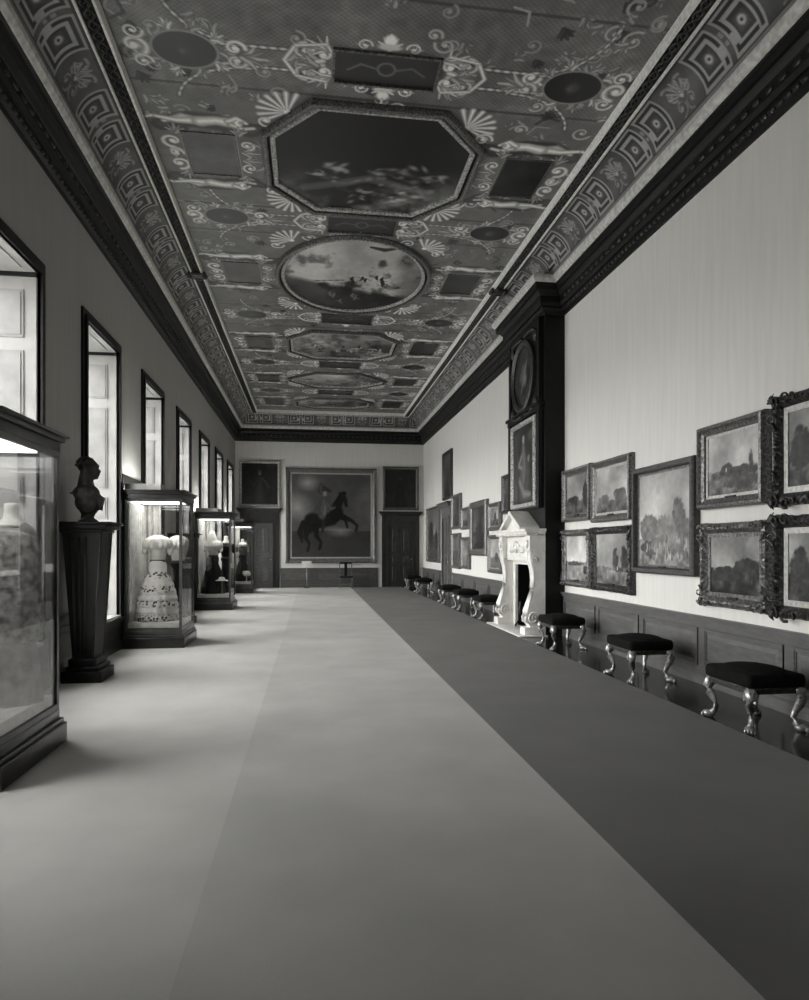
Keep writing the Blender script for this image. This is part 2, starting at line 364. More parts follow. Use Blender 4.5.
# windows
def panelled(mb, axis, c0, c1, z0, z1, d0, d1, rows):   # (unused axis kept simple) raised panels on a jamb
    pass
for i, y in enumerate(WINS):
    r = sroot('window_%d' % (i + 1), (XL, y, 0)); t = .15
    tr = MB()                      # dark architrave around the opening, built up of two steps
    for (a, d) in ((t, .03), (t * .45, .055)):
        tr.box(0, d, -a, 0, WZ0 - .02, WZ1 + a); tr.box(0, d, WW, WW + a, WZ0 - .02, WZ1 + a); tr.box(0, d, 0, WW, WZ1, WZ1 + a)
    tr.build('window_frame', M['wood_b'], r)
    for s_ in (0, 1):              # panelled shutter cases lining both jambs
        y0 = 0 if s_ == 0 else WW - .025; y1 = y0 + .025
        sh = MB().box(-.7, -.005, y0, y1, WZ0, WZ1 - .06); yp0, yp1 = (y1, y1 + .012) if s_ == 0 else (y0 - .012, y0)
        so = sh.build('shutter', M['shut'], r); pb = MB()
        for (za, zb) in ((WZ0 + .1, WZ0 + .75), (WZ0 + .9, 2.0), (2.15, 2.5), (2.65, 3.95), (4.1, 4.65)):
            for (xa, xb) in ((-.62, -.14),):
                pb.box(xa, xb, yp0, yp1, za, zb); e_ = .03; ya, yb = (yp1, yp1 + .008) if s_ == 0 else (yp0 - .008, yp0)
                pb.box(xa + e_, xb - e_, ya, yb, za + e_, zb - e_)
        pb.build('shutter_panel', M['shutd'], so)
        MB().box(-.7, 0, (0 if s_ == 0 else WW - .05), (.05 if s_ == 0 else WW), WZ1 - .06, WZ1 - .012).build('shutter_cap', M['wood_b'], r)
    sf = MB().box(-.7, 0, 0, WW, WZ1 - .012, WZ1); sf.box(-.6, -.1, .2, WW - .2, WZ1 - .024, WZ1 - .012); sf.build('soffit', M['shut'], r)
    MB().bbox(-.7, .06, -.02, WW + .02, WZ0 - .03, WZ0 + .01, .008).build('window_sill', M['white'], r)
    sa = MB(); x0, x1 = -.74, -.70
    sa.box(x0, x1, 0, .07, WZ0, WZ1); sa.box(x0, x1, WW - .07, WW, WZ0, WZ1); sa.box(x0, x1, .07, WW - .07, WZ0, WZ0 + .1); sa.box(x0, x1, .07, WW - .07, WZ1 - .08, WZ1); sa.box(x0 - .01, x1 + .01, .07, WW - .07, 2.68, 2.75)
    for k in (1, 2): sa.box(x0 + .008, x1 - .008, WW * k / 3 - .012, WW * k / 3 + .012, WZ0 + .1, WZ1 - .08)
    for z in (1.25, 1.95, 3.4, 4.1): sa.box(x0 + .008, x1 - .008, .07, WW - .07, z - .012, z + .012)
    sa.build('sash', M['white'], r)
    MB().box(-.724, -.716, .07, WW - .07, WZ0 + .1, WZ1 - .08).build('window_pane', M['pane'], r)
    if i == 0: MB().box(-.69, -.68, .03, WW - .03, 2.3, WZ1 - .07).build('light_cut_blind', M['drape'], r)  # unseen blind, added to cut the daylight from this window

# dados: panelled boards with skirting and cap
def dado(name, length, h, m, loc, rz, pw=1.55, back=.03):
    d = MB(); d.box(0, length, -back, 0, .0, h - .05)
    d.box(0, length, -back - .025, -back + .001, 0, .13); d.box(0, length, -back - .012, -back + .001, .13, .155)
    d.box(0, length, -back - .02, 0, h - .085, h - .05); d.box(0, length, -back - .04, 0, h - .05, h - .02); d.box(0, length, -back - .055, 0, h - .02, h)
    n = max(1, round(length / pw)); w = length / n; z0, z1 = .22, h - .15
    for k in range(n):
        a, b_ = k * w + .07, (k + 1) * w - .07
        for (dd, g_) in ((.018, .024), (.009, .042)):
            d.box(a, b_, -back - dd, -back + .001, z0, z0 + g_); d.box(a, b_, -back - dd, -back + .001, z1 - g_, z1)
            d.box(a, a + g_, -back - dd, -back + .001, z0 + g_, z1 - g_); d.box(b_ - g_, b_, -back - dd, -back + .001, z0 + g_, z1 - g_)
        e_ = .07; q = .045
        x0, x1, za, zb = a + e_, b_ - e_, z0 + e_, z1 - e_; y0, y1 = -back, -back - .014
        d.add([(x0,y0,za),(x1,y0,za),(x1,y0,zb),(x0,y0,zb),(x0+q,y1,za+q),(x1-q,y1,za+q),(x1-q,y1,zb-q),(x0+q,y1,zb-q)],
              [(4,5,6,7),(0,1,5,4),(1,2,6,5),(2,3,7,6),(3,0,4,7)])
    o = d.build(name, m); o.location = loc; o.rotation_euler = (0, 0, rz); return struct(o)
# facing -X (right wall): local x runs toward the camera, rz=-90deg
dado('trim_1', B0 - YF, .84, M['wood_p'], (XR, B0, 0), -PI / 2)
dado('trim_2', 22.5 - B1, .84, M['wood_p'], (XR, 22.5, 0), -PI / 2)
dado('trim_3', YE - 24.6, .84, M['wood_p'], (XR, YE, 0), -PI / 2)
dado('trim_4', 2.84 - (-1.26), .84, M['wood_p'], (-1.26, YE, 0), 0, 1.37)
# facing +X (left wall): local x runs away from the camera
k = 5
for a in range(0, len(ys) - 1, 2):
    dado('trim_%d' % k, ys[a + 1] - ys[a] - .34 if a else ys[a + 1] - ys[a] - .17, .84, M['wood_d'], (XL, ys[a] + (.17 if a else 0), 0), PI / 2, back=.02); k += 1
for y in WINS:
    dado('trim_%d' % k, WW + .32, .55, M['wood_d'], (XL, y - .16, 0), PI / 2, back=.02); k += 1

# cornice: profile swept round the room, stepping forward over the chimney breast
def ring8(p, z):
    return [(XL + p, YF + p, z), (XR - p, YF + p, z), (XR - p, B0 - p, z), (BX - p, B0 - p, z), (BX - p, B1 + p, z), (XR - p, B1 + p, z), (XR - p, YE - p, z), (XL + p, YE - p, z)]
def ring4(p, z): return [(XL + p, YF + p, z), (XR - p, YF + p, z), (XR - p, YE - p, z), (XL + p, YE - p, z)]
def sweep_rings(rings, m, name, parent=None, cap=False):
    b = MB(); n = len(rings[0])
    for i in range(len(rings) - 1):
        b.add(rings[i] + rings[i + 1], [(k_, (k_ + 1) % n, n + (k_ + 1) % n, n + k_) for k_ in range(n)])
    return b.build(name, m, parent)
prof = [(.0, 6.14), (.02, 6.14), (.03, 6.18), (.07, 6.20), (.09, 6.24), (.09, 6.27), (.13, 6.27), (.15, 6.33), (.15, 6.44), (.17, 6.45), (.20, 6.50), (.22, 6.52), (.27, 6.52), (.27, 6.60), (.29, 6.61), (.29, 6.64)]
cor = sroot('trim_cornice')
sweep_rings([ring8(p, z) for p, z in prof], M['corn'], 'cornice_moulding', cor)
sweep_rings([ring8(p, z) for p, z in [(.29, 6.64), (.31, 6.65), (.345, 6.70), (.355, 6.76), (.33, 6.765), (.0, 6.766)]], M['cornl'], 'cornice_lip', cor)
orn = MB()           # leaf and dart enrichment along the cornice
def orn_run(side, y0, y1, p, z, step, r):
    n = int((y1 - y0) / step)
    for j in range(n):
        y = y0 + (j + .5) * step
        c = {'L': (XL + p, y, z), 'R': (XR - p, y, z), 'E': (y, YE - p, z)}[side]
        rr = (r[0], r[1], r[2]) if side != 'E' else (r[1], r[0], r[2])
        orn.ell(c, rr, 6)
for sd, a, b_ in (('L', 5, YE), ('R', 4, B0 - .3), ('R', B1 + .3, YE), ('E', XL, XR)):
    orn_run(sd, a, b_, .085, 6.22, .12, (.02, .04, .03)); orn_run(sd, a, b_, .155, 6.385, .2, (.014, .07, .035))
orn.build('cornice_enrichment', M['giltdd'], cor)

# cove with painted fret and shells
RC = .42; P0, Z0 = .345, 6.765
def cove3(side):
    def f(s, t):
        a = t / RC; p = P0 + RC * (1 - np.cos(a)); z = Z0 + RC * np.sin(a)
        if side == 'L': return np.stack([XL + p, s, z], -1)
        if side == 'R': return np.stack([XR - p, s, z], -1)
        if side == 'E': return np.stack([s, YE - p, z], -1)
        return np.stack([s, YF + p, z], -1)
    return f
def paint_cove(seed, s0, s1, step, phase, rev=False):
    ss = np.arange(s0, s1 + step, step); tt = np.linspace(0, 1, max(12, int(RC * PI / 2 / step))); tt_m = tt * RC * PI / 2
    c = Cv(ss, tt_m, .34, seed); c.noise(12, .06); H = RC * PI / 2; c.rect(s0, s1, 0, .05, .5); c.rect(s0, s1, .05, .075, .2); c.rect(s0, s1, H - .05, H, .25)
    u = phase; kx = 0; cell = .567
    while u < s1 + 1:
        cx = u + cell / 2; cy = .075 + (H - .13) / 2; hh = (H - .14) / 2
        if kx % 3 < 2:
            q = cell * .43; g = 1 if kx % 3 == 0 else -1
            for (sc, v) in ((1, .62), (.86, .2), (.66, .64), (.5, .24), (.34, .3)): c.rect(cx - q * sc, cx + q * sc, cy - hh * sc, cy + hh * sc, v)
            c.rect(cx + (q * .62 if g > 0 else -q * .86), cx + (q * .86 if g > 0 else -q * .62), cy - hh * .5, cy, .62)
            c.rect(cx - q * .66, cx - q * .5, cy - hh * .9, cy - hh * .66, .62)
            c.ell(cx, cy, q * .26, hh * .26, .72, .4); c.ell(cx, cy, q * .1, hh * .1, .2, .4)
            if kx % 3 == 0:
                for w_ in (-.25, .15): c.rect(cx + q + .01, cx + q + .06, cy + hh * w_, cy + hh * (w_ + .2), .55)
        else:
            for g in (-1, 1):
                c.scroll(cx + g * .12, cy + .06, .12, PI / 2 - g * .5, 1.2, g, .03, .66); c.scroll(cx + g * .1, cy - .13, .1, -PI / 2, 1.1, -g, .026, .6)
            c.shell(cx, cy - .02, .2, PI / 2, .72)
        u += cell; kx += 1
    return c
frieze = sroot('trim_frieze'); pm = paintmat('painted_frieze', .5, .35, bump=.7, var=.12)
paint_cove(3, 4.2, YE - P0 - .01, .016, 4.2 + .1).build('frieze_right', pm, frieze, cove3('R'))
paint_cove(4, 5.2, YE - P0 - .01, .016, 5.0).build('frieze_left', pm, frieze, cove3('L'))
paint_cove(5, XL + P0, XR - P0, .03, XL + P0 + .1).build('frieze_end', pm, frieze, cove3('E'))

# soffit beam with guilloche between two light fillets
PB0, PB1, ZB = P0 + RC - .005, P0 + RC + .21, Z0 + RC
bd = MB()
def rbar(p0, p1, z0, z1, m, name, par):
    return sweep_rings([ring4(p0, z1), ring4(p0, z0), ring4(p1, z0), ring4(p1, z1)], m, name, par)
ceil_root = sroot('ceiling')
beam = rbar(PB0, PB1, ZB - .0, ZC + .05, M['wood_b'], 'ceiling_beam', ceil_root)
rbar(PB0 - .005, PB0 + .022, ZB - .03, ZB + .02, M['fillet'], 'beam_fillet', ceil_root)
rbar(PB1 - .02, PB1 + .01, ZB - .03, ZC, M['fillet'], 'beam_fillet', ceil_root)
gm = MB()
def guil(side, a, b_, step=.15):
    pc = (PB0 + PB1) / 2; n = int((b_ - a) / step); amp = .045
    for ph in (0, PI):
        pts = []
        for j in range(n * 6 + 1):
            y = a + j * step / 6; q = amp * math.sin(PI * j / 6 * 1.0 + ph)
            pts.append({'L': (XL + pc + q, y, ZB - .01), 'R': (XR - pc + q, y, ZB - .01), 'E': (y, YE - pc + q, ZB - .01)}[side])
        gm.tube(pts, .016, 5)
    for j in range(n):
        y = a + (j + .5) * step; gm.ell({'L': (XL + pc, y, ZB - .01), 'R': (XR - pc, y, ZB - .01), 'E': (y, YE - pc, ZB - .01)}[side], (.02, .02, .015), 6)
guil('L', 6, YE - PB1); guil('R', 5, YE - PB1); guil('E', XL + PB0, XR - PB1, .2)
gm.build('beam_guilloche', M['giltdd'], ceil_root)
for sx in (XL + (PB0 + PB1) / 2, XR - (PB0 + PB1) / 2):     # leafy clasp on each long beam
    cp = MB(); cp.bbox(sx - .17, sx + .17, 13.78, 13.98, ZB - .07, ZB + .01, .02)
    for g in (-1, 1):
        cp.ell((sx + g * .15, 13.88, ZB - .06), (.06, .1, .05), 8); cp.ell((sx, 13.88 + g * .12, ZB - .05), (.12, .06, .04), 8)
    cp.build('beam_clasp', M['giltdd'], ceil_root)

# ------------------------------------------------------------------ painted ceiling
CX0, CX1 = XL + PB1 - .02, XR - PB1 + .02; CEN = CXC + .03
cys = np.concatenate([np.arange(6.2, 12.5, .014), np.arange(12.5, 19, .022), np.arange(19, YE - PB1 + .04, .035)])
cx_ = np.arange(CX0, CX1 + .014, .0145)
cv = Cv(cx_, cys, .43, 11)
# fields: mosaic bands crossing, darker compartments
yy = cv.ys[:, None]; xx = cv.xs[None, :]
mos = np.sin(xx * 2 * PI / .075) * np.sin(yy * 2 * PI / .06)
cv.C += .055 * mos
cv.C += (vnoise(len(cys), len(cx_), 30, cv.rng) - .5) * .10 + (vnoise(len(cys), len(cx_), 7, cv.rng) - .5) * .10
PAN = [(9.83, 'oct', 1.37, 1.24), (13.95, 'oval', 1.42, 1.80), (18.62, 'oct', 1.36, 1.10), (22.45, 'hex', 1.46, .82), (26.0, 'oct', 1.30, .70)]
RECT = [(7.80, .60, .25), (11.62, .58, .27), (16.42, .60, .28), (20.55, .6, .26), (24.2, .6, .25)]
# darker background compartments between
for (y, a, b_) in [(5.9, 3.02, .9), (9.78, 3.02, 1.45), (13.95, 3.02, 1.85), (18.62, 3.02, 1.5), (22.45, 3.02, 1.2), (26, 3.02, 1.1)]:
    cv.rect(CX0, CX1, y - b_, y - b_ + .05, .22, .7); cv.rect(CX0, CX1, y + b_ - .05, y + b_, .22, .7)
    cv.rect(CX0, CX1, y - b_ + .1, y + b_ - .1, .38, .35)
V = .97
rgz = random.Random(5)
for k_ in range(1100):             # small gilt foliage filling the ground between the panels
    px, py = rgz.uniform(CX0, CX1), 6.3 + (YE - 7.5) * rgz.random() ** 1.3; v_ = rgz.choice((.66, .74, .8, .27, .7)); t_ = rgz.random(); a_ = rgz.uniform(0, 6.28)
    if abs(px - CEN) < 1.75 and rgz.random() < .75: continue
    if t_ < .3: cv.scroll(px, py, rgz.uniform(.07, .13), a_, 1.2, rgz.choice((-1, 1)), .03, v_)
    elif t_ < .9: cv.leaf(px, py, a_, rgz.uniform(.1, .2), .036, v_)
    else: cv.stroke([(px, py), (px + .18 * math.cos(a_), py + .18 * math.sin(a_)), (px + .3 * math.cos(a_ + .6), py + .3 * math.sin(a_ + .6))], .022, v_, .4)
def garland(pts, n=24, w=.026):
    P_ = []
    for i in range(len(pts) - 1):
        for k_ in range(n): t = k_ / n; P_.append((pts[i][0] * (1 - t) + pts[i + 1][0] * t, pts[i][1] * (1 - t) + pts[i + 1][1] * t))
    P_.append(pts[-1]); P_ = [(CEN + p[0], p[1]) for p in P_]
    cv.stroke(P_, w * 1.6, .17, a=.7); cv.stroke(P_, w, V * .95, .3, bead=.11)
def arc(cx, cy, rx, ry, a0, a1, n=20): return [(cx + rx * math.cos(a0 + (a1 - a0) * k_ / n), cy + ry * math.sin(a0 + (a1 - a0) * k_ / n)) for k_ in range(n + 1)]
for (y, hw, hh) in RECT:
    for g in (-1, 1):
        garland([(g * .8, y - .17), (g * 2.05, y - .15)]); garland([(g * .8, y + .17), (g * 2.05, y + .15)])
        garland([(g * p[0], p[1]) for p in arc(1.55, y + (.9), .95, .7, -PI * .5, -.15, 10)], 3, .022)
        garland([(g * p[0], p[1]) for p in arc(1.7, y - 1.0, .75, .82, PI * .5, .0, 10)], 3, .022)
    for g in (-1, 1):
        for h_ in (-1, 1):
            cv.ell(CEN + g * (hw + .26), y + h_ * .15, .22, .16, .2, .5, .7); cv.scroll(CEN + g * (hw + .14), y + h_ * .13, .15, -h_ * PI / 2, 1.1, g * h_, .05, V); cv.scroll(CEN + g * (hw + .34), y + h_ * .17, .11, h_ * PI / 2, 1.1, -g * h_, .042, V * .9); cv.leaf(CEN + g * (hw + .2), y + h_ * .05, (0 if g > 0 else PI), .26, .04, V * .8)
            cv.leaf(CEN + g * (hw + .05), y + h_ * .2, (0 if g > 0 else PI) + g * h_ * .5, .3, .028, V)
            cv.leaf(CEN + g * (hw * .5), y + h_ * (hh + .04), h_ * PI / 2, .15, .02, V * .8)
        cv.stroke([(CEN + g * (hw + .45), y - .24), (CEN + g * (hw + .58), y), (CEN + g * (hw + .45), y + .24)], .035, V, .5)
        cv.stroke([(CEN + g * (hw + .1), y - .3), (CEN + g * (hw + .45), y - .24)], .03, V, .5); cv.stroke([(CEN + g * (hw + .1), y + .3), (CEN + g * (hw + .45), y + .24)], .03, V, .5)
    for h_ in (-1, 1):              # masks and busts over each tablet
        cv.leaf(CEN, y + h_ * (hh + .05), h_ * PI / 2, .24, .035, V); cv.ell(CEN, y + h_ * (hh + .2), .09, .11, V, .4); cv.ell(CEN, y + h_ * (hh + .1), .17, .06, V * .85, .4)
        cv.scroll(CEN - .28, y + h_ * (hh + .1), .08, 0, 1.2, h_, .02, V); cv.scroll(CEN + .28, y + h_ * (hh + .1), .08, PI, 1.2, -h_, .02, V)
    cv.rect(CEN - hw - .04, CEN + hw + .04, y - hh - .04, y + hh + .04, .45); cv.rect(CEN - hw, CEN + hw, y - hh, y + hh, .2)
    cv.ring(CEN, y, .1, .1, .02, .42); cv.stroke([(CEN - .45, y + .06), (CEN - .3, y - .05), (CEN - .13, y)], .018, .4); cv.stroke([(CEN + .45, y + .06), (CEN + .3, y - .05), (CEN + .13, y)], .018, .4)
    for g in (-1, 1):               # side medallions, right ones painted darker for the weaker light there
        mx_ = CEN + g * 2.28
        for k_ in range(10):
            a = 2 * PI * k_ / 10; cv.leaf(mx_ + .4 * math.cos(a), y + .31 * math.sin(a), a, .15, .03, V * (.8 + .2 * (k_ % 2)))
        cv.scroll(mx_ + g * .55, y, .14, PI / 2, 1.1, g, .055, V); cv.scroll(mx_ + g * .52, y - .22, .1, 0, 1.3, -g, .03, V); cv.scroll(mx_ + g * .5, y + .24, .1, 0, 1.3, g, .03, V)
        cv.scroll(mx_ - g * .56, y - .1, .1, 0, 1.1, g, .042, V); cv.scroll(mx_ - g * .56, y + .1, .1, 0, 1.1, -g, .042, V * .9)
        cv.leaf(mx_ - g * .62, y + .04, (PI if g > 0 else 0), .3, .045, V * .85)
        cv.ell(mx_, y, .39, .31, .58, .08); cv.ell(mx_, y, .355, .275, .09 if g > 0 else .24, .04); cv.noise
        cv.ell(mx_, y, .12, .14, .27, .6); cv.ell(mx_ - .03, y + .02, .05, .06, .36, .6)
for (y, kind, rx, ry) in PAN:
    for g in (-1, 1):
        sx = CEN + g * 2.26; q = .34; qh = .5 if kind != 'hex' else .36
        cv.figure(sx - g * .05, y - qh - .26, 1.15, -g, 1, V + .06); cv.figure(sx + g * .02, y + qh + .26, 1.1, -g, -1, V + .02)
        for h_ in (-1, 1):
            cv.scroll(sx + g * .5, y + h_ * .27, .13, PI / 2, 1.1, g * h_, .05, V); cv.scroll(sx + g * .5, y + h_ * .02, .09, 0, 1.1, g, .03, V)
            cv.scroll(sx - g * .5, y + h_ * .28, .1, PI / 2, 1.3, -g * h_, .03, V); cv.leaf(sx - g * .42, y + h_ * .1, (PI if g > 0 else 0), .25, .025, V * .85)
            cv.leaf(sx + g * .42, y + h_ * .45, h_ * PI / 2, .22, .03, V * .8); cv.leaf(sx - g * .42, y + h_ * .5, h_ * PI / 2, .2, .03, V * .8)
        cv.rect(sx - q - .03, sx + q + .03, y - qh - .03, y + qh + .03, .56); cv.rect(sx - q, sx + q, y - qh, y + qh, .13 if g > 0 else .34)  # right tablets painted darker, as the side away from the windows
        sl = cv.win(sx - q, sx + q, y - qh, y + qh); cv.C[sl] += (fbm(cv.C[sl].shape[0], cv.C[sl].shape[1], 20, cv.rng) - .5) * .16
        for h_ in (-1, 1):          # shells and scrolls at the corners of the great panels
            cxp, cyp = CEN + g * (rx * .86), y + h_ * (ry * .88)
            cv.shell(cxp, cyp, .37, math.atan2(h_ * .8, g), V + .03, 8)
            cv.scroll(cxp + g * .28, cyp - h_ * .22, .12, 0, 1.2, g * h_, .032, V); cv.scroll(cxp - g * .33, cyp + h_ * .16, .12, PI, 1.2, -g * h_, .03, V)
            cv.leaf(CEN + g * (rx + .16), y + h_ * .2, h_ * PI / 2, .28, .03, V * .8)
    for h_ in (-1, 1):
        for g in (-1, 1): cv.scroll(CEN + g * .2, y + h_ * (ry + .12), .1, 0, 1.2, g * h_, .028, V)
        cv.leaf(CEN, y + h_ * (ry + .06), h_ * PI / 2, .22, .035, V)
def pshape(kind, rx, ry, n=64):
    if kind == 'oval': return [(rx * math.cos(2 * PI * k_ / n), ry * math.sin(2 * PI * k_ / n)) for k_ in range(n)]
    if kind == 'hex': return [(rx, 0.12), (rx * .45, ry), (-rx * .45, ry), (-rx, .12), (-rx, -.12), (-rx * .45, -ry), (rx * .45, -ry), (rx, -.12)]
    c = .46; return [(rx, ry * c), (rx * (1 - .44), ry), (-rx * (1 - .44), ry), (-rx, ry * c), (-rx, -ry * c), (-rx * (1 - .44), -ry), (rx * (1 - .44), -ry), (rx, -ry * c)]
for i, (y, kind, rx, ry) in enumerate(PAN):
    P_ = [(CEN + a, y + b_) for a, b_ in pshape(kind, rx, ry)]
    sl, ins = cv.poly(P_, .3); X = cv.xs[sl[1]][None, :] - CEN; Y = cv.ys[sl[0]][:, None] - y; h_, w_ = ins.shape
    n1 = fbm(h_, w_, w_ / 4, cv.rng, 5); n2 = fbm(h_, w_, w_ / 7, cv.rng, 5)
    if i == 0: base = .07 + .55 * np.clip((Y + .1) / 1.1, 0, 1) * np.clip((n1 - .35) * 3.2, 0, 1)
    elif i == 1: base = .72 + .5 * (n1 - .5) - .42 * np.clip((n2 - .56) * 6, 0, 1) - .55 * np.clip((Y - .45 - .4 * X) * 4, 0, 1) - .25 * np.clip((X - .75) * 3, 0, 1)
    else: base = .46 + .8 * (n1 - .48) - .3 * np.clip((n2 - .5) * 5, 0, 1) + .18 * np.clip(-X / rx - Y / ry, -1, 1)
    cv.C[sl] = np.where(ins, np.clip(base, .05, .85), cv.C[sl])
    rg = random.Random(i)
    def fig(px, py, L, v):          # small painted figure
        cv.stroke([(px, py - L * .4), (px + rg.uniform(-.1, .1) * L, py), (px + rg.uniform(-.2, .2) * L, py + L * .4)], [L * .14, L * .18, L * .1], v, .5)
        cv.ell(px + .05 * L, py - L * .52, L * .1, L * .11, v, .4); cv.stroke([(px, py - L * .3), (px + rg.choice((-1, 1)) * L * .4, py - rg.uniform(-.1, .4) * L)], L * .06, v)
    if i == 1:
        for k_ in range(9): fig(-.0 + CEN + .25 + rg.uniform(-.35, .4), y + rg.uniform(-.1, .3), .22, .1)
        fig(CEN + .3, y + .25, .2, .75)
        for k_ in range(5): fig(CEN + rg.uniform(-.5, .3), y + rg.uniform(.9, 1.4), .25, .5)
        cv.stroke([(CEN - .8, y + .2), (CEN - .2, y + .1)], .02, .2); cv.stroke([(CEN + .25, y - 1.5), (CEN + .5, y - 1.42), (CEN + .7, y - 1.5)], [.05, .09, .05], .2)
    else:
        for k_ in range(26):
            bx2, by2 = CEN + rg.uniform(-.75, .8) * rx, y + ry * rg.uniform(-.05, .8); cv.ell(bx2, by2, rg.uniform(.1, .25), rg.uniform(.05, .12), rg.choice((.6, .45, .12, .08, .75)), .6, .8, rg.uniform(-.6, .6))
            if i == 0:
                for q_ in range(4): cv.ell(bx2 + rg.uniform(-.16, .16), by2 + rg.uniform(-.1, .1), rg.uniform(.06, .16), rg.uniform(.04, .09), rg.choice((.72, .55, .1, .05, .4)), .9, .75, rg.uniform(-1.2, 1.2))
        for k_ in range(0 if i == 0 else 18): fig(CEN + rg.uniform(-.75, .8) * rx, y + ry * rg.uniform(.05, .75), .26 * ry, rg.choice((.8, .6, .2, .1, .7)))
        cv.stroke([(CEN - rx * .7, y + ry * .55), (CEN, y + ry * .25), (CEN + rx * .7, y + ry * .5)], .1 * ry, .5, .3, a=.6)
cpm = paintmat('painted_ceiling', .38, .5, bump=.25, var=.1, scale=40)
cv.build('painted_ceiling', cpm, ceil_root, lambda X, Y: np.stack([X, Y, np.full_like(X, ZC)], -1))
MB().box(CX0, CX1, YF, 6.21, ZC, ZC + .05).build('ceiling_plaster', mat('ceiling_plain', .36, .6, .3, var=.3, scale=4), ceil_root)
MB().box(XL - .2, XR + .2, YF - .2, YE + .2, ZC + .08, ZC + .2).build('ceiling_boards', M['wood_b'], ceil_root)
# raised gilt frames round the great panels
def shape_frame(name, y, kind, rx, ry, pr, m):
    b = MB(); n = 0; rings = []
    for (off, z) in pr:
        rings.append([(CEN + a, y + c, z) for a, c in pshape(kind, rx + off, ry + off)])
    n = len(rings[0])
    for i in range(len(rings) - 1): b.add(rings[i] + rings[i + 1], [(k_, (k_ + 1) % n, n + (k_ + 1) % n, n + k_) for k_ in range(n)], kind == 'oval')
    return b.build(name, m, ceil_root)
for (y, kind, rx, ry) in PAN:
    shape_frame('panel_frame', y, kind, rx, ry, [(-.01, ZC), (-.01, ZC - .03), (.01, ZC - .045), (.05, ZC - .05), (.06, ZC - .03), (.06, ZC)], M['giltm'])
    shape_frame('panel_frame_band', y, kind, rx, ry, [(.06, ZC), (.06, ZC - .02), (.1, ZC - .02)], M['wood_b'])
    shape_frame('panel_frame', y, kind, rx, ry, [(.1, ZC), (.1, ZC - .06), (.13, ZC - .075), (.16, ZC - .07), (.18, ZC - .03), (.18, ZC)], M['giltd'])
# slim frames round tablets
def slim(name, cx, cy, hw, hh, m, w=.03, d=.03):
    b = MB(); b.box(cx - hw - w, cx + hw + w, cy - hh - w, cy - hh, ZC - d, ZC); b.box(cx - hw - w, cx + hw + w, cy + hh, cy + hh + w, ZC - d, ZC)
    b.box(cx - hw - w, cx - hw, cy - hh, cy + hh, ZC - d, ZC); b.box(cx + hw, cx + hw + w, cy - hh, cy + hh, ZC - d, ZC); b.build(name, m, ceil_root)
for (y, hw, hh) in RECT: slim('tablet_frame', CEN, y, hw, hh, M['giltd'], .028, .03)
for (y, kind, rx, ry) in PAN:
    for g in (-1, 1): slim('tablet_frame', CEN + g * 2.26, y, .34, .5 if kind != 'hex' else .36, M['giltd'], .02, .015)

# ================================================================== DOORS on the end wall and the right wall
def door(name, w_out, h_door, h_ent, loc, rz, m, md, over=.1, leafw=1.0):
    r = sroot(name, loc, rz); a = w_out / 2; l_ = leafw / 2
    f = MB()
    for (q, d) in ((l_ + .16, .04), (l_ + .07, .07)):
        f.box(-q, -l_, -d, 0, 0, h_door + q - l_); f.box(l_, q, -d, 0, 0, h_door + q - l_); f.box(-l_, l_, -d, 0, h_door, h_door + q - l_)
    f.build('door_frame', m, r)
    s_ = MB()
    s_.box(-a + .05, -l_ - .16, -.05, 0, 0, h_ent - .3); s_.box(l_ + .16, a - .05, -.05, 0, 0, h_ent - .3); s_.box(-a + .05, a - .05, -.055, 0, h_door + .16, h_ent - .18)
    s_.build('door_surround', m, r)
    c = MB()
    for (za, zb, d, o_) in ((h_ent - .18, h_ent - .14, .09, .0), (h_ent - .14, h_ent - .08, .14, .04), (h_ent - .08, h_ent - .03, .2, .09), (h_ent - .03, h_ent, .22, .11)):
        c.box(-a - o_ + .02, a + o_ - .02, -d, 0, za, zb)
    c.build('door_cornice', m, r)
    lf = MB(); lf.box(-l_, l_, -.03, 0, .0, h_door); e_ = .1; mid = [(0.2, .95), (1.05, 1.35), (1.47, h_door - .15)]
    for (za, zb) in mid:
        for g in (-1, 1):
            x0, x1 = (g * .06, g * (l_ - .1)); x0, x1 = min(x0, x1), max(x0, x1); q = .04
            lf.box(x0, x1, -.042, -.03, za, za + .02); lf.box(x0, x1, -.042, -.03, zb - .02, zb); lf.box(x0, x0 + .02, -.042, -.03, za, zb); lf.box(x1 - .02, x1, -.042, -.03, za, zb)
            lf.add([(x0+.05,-.03,za+.05),(x1-.05,-.03,za+.05),(x1-.05,-.03,zb-.05),(x0+.05,-.03,zb-.05),(x0+.05+q,-.045,za+.05+q),(x1-.05-q,-.045,za+.05+q),(x1-.05-q,-.045,zb-.05-q),(x0+.05+q,-.045,zb-.05-q)],
                   [(4,5,6,7),(0,1,5,4),(1,2,6,5),(2,3,7,6),(3,0,4,7)])
    dl = lf.build('door_leaf', md, r)
    MB().ell((l_ - .07, -.07, 1.2), (.03, .03, .03), 10).tube([(l_ - .07, -.03, 1.2), (l_ - .07, -.07, 1.2)], .012, 8).build('door_handle', M['gilt'], dl)
    return r
door('door_1', 1.72, 2.72, 3.34, (-2.12, YE, 0), 0, M['wood_d'], M['wood_p'], leafw=1.06)
door('door_2', 1.72, 2.72, 3.24, (3.82, YE, 0), 0, M['wood_d'], mat('door_oak', .2, .4, .4, var=.2), leafw=1.06)
door('door_3', 1.75, 2.75, 3.30, (XR, 23.53, 0), -PI / 2, mat('grey_oak', .36, .45, .4, var=.2), M['wood_p'], leafw=1.1)

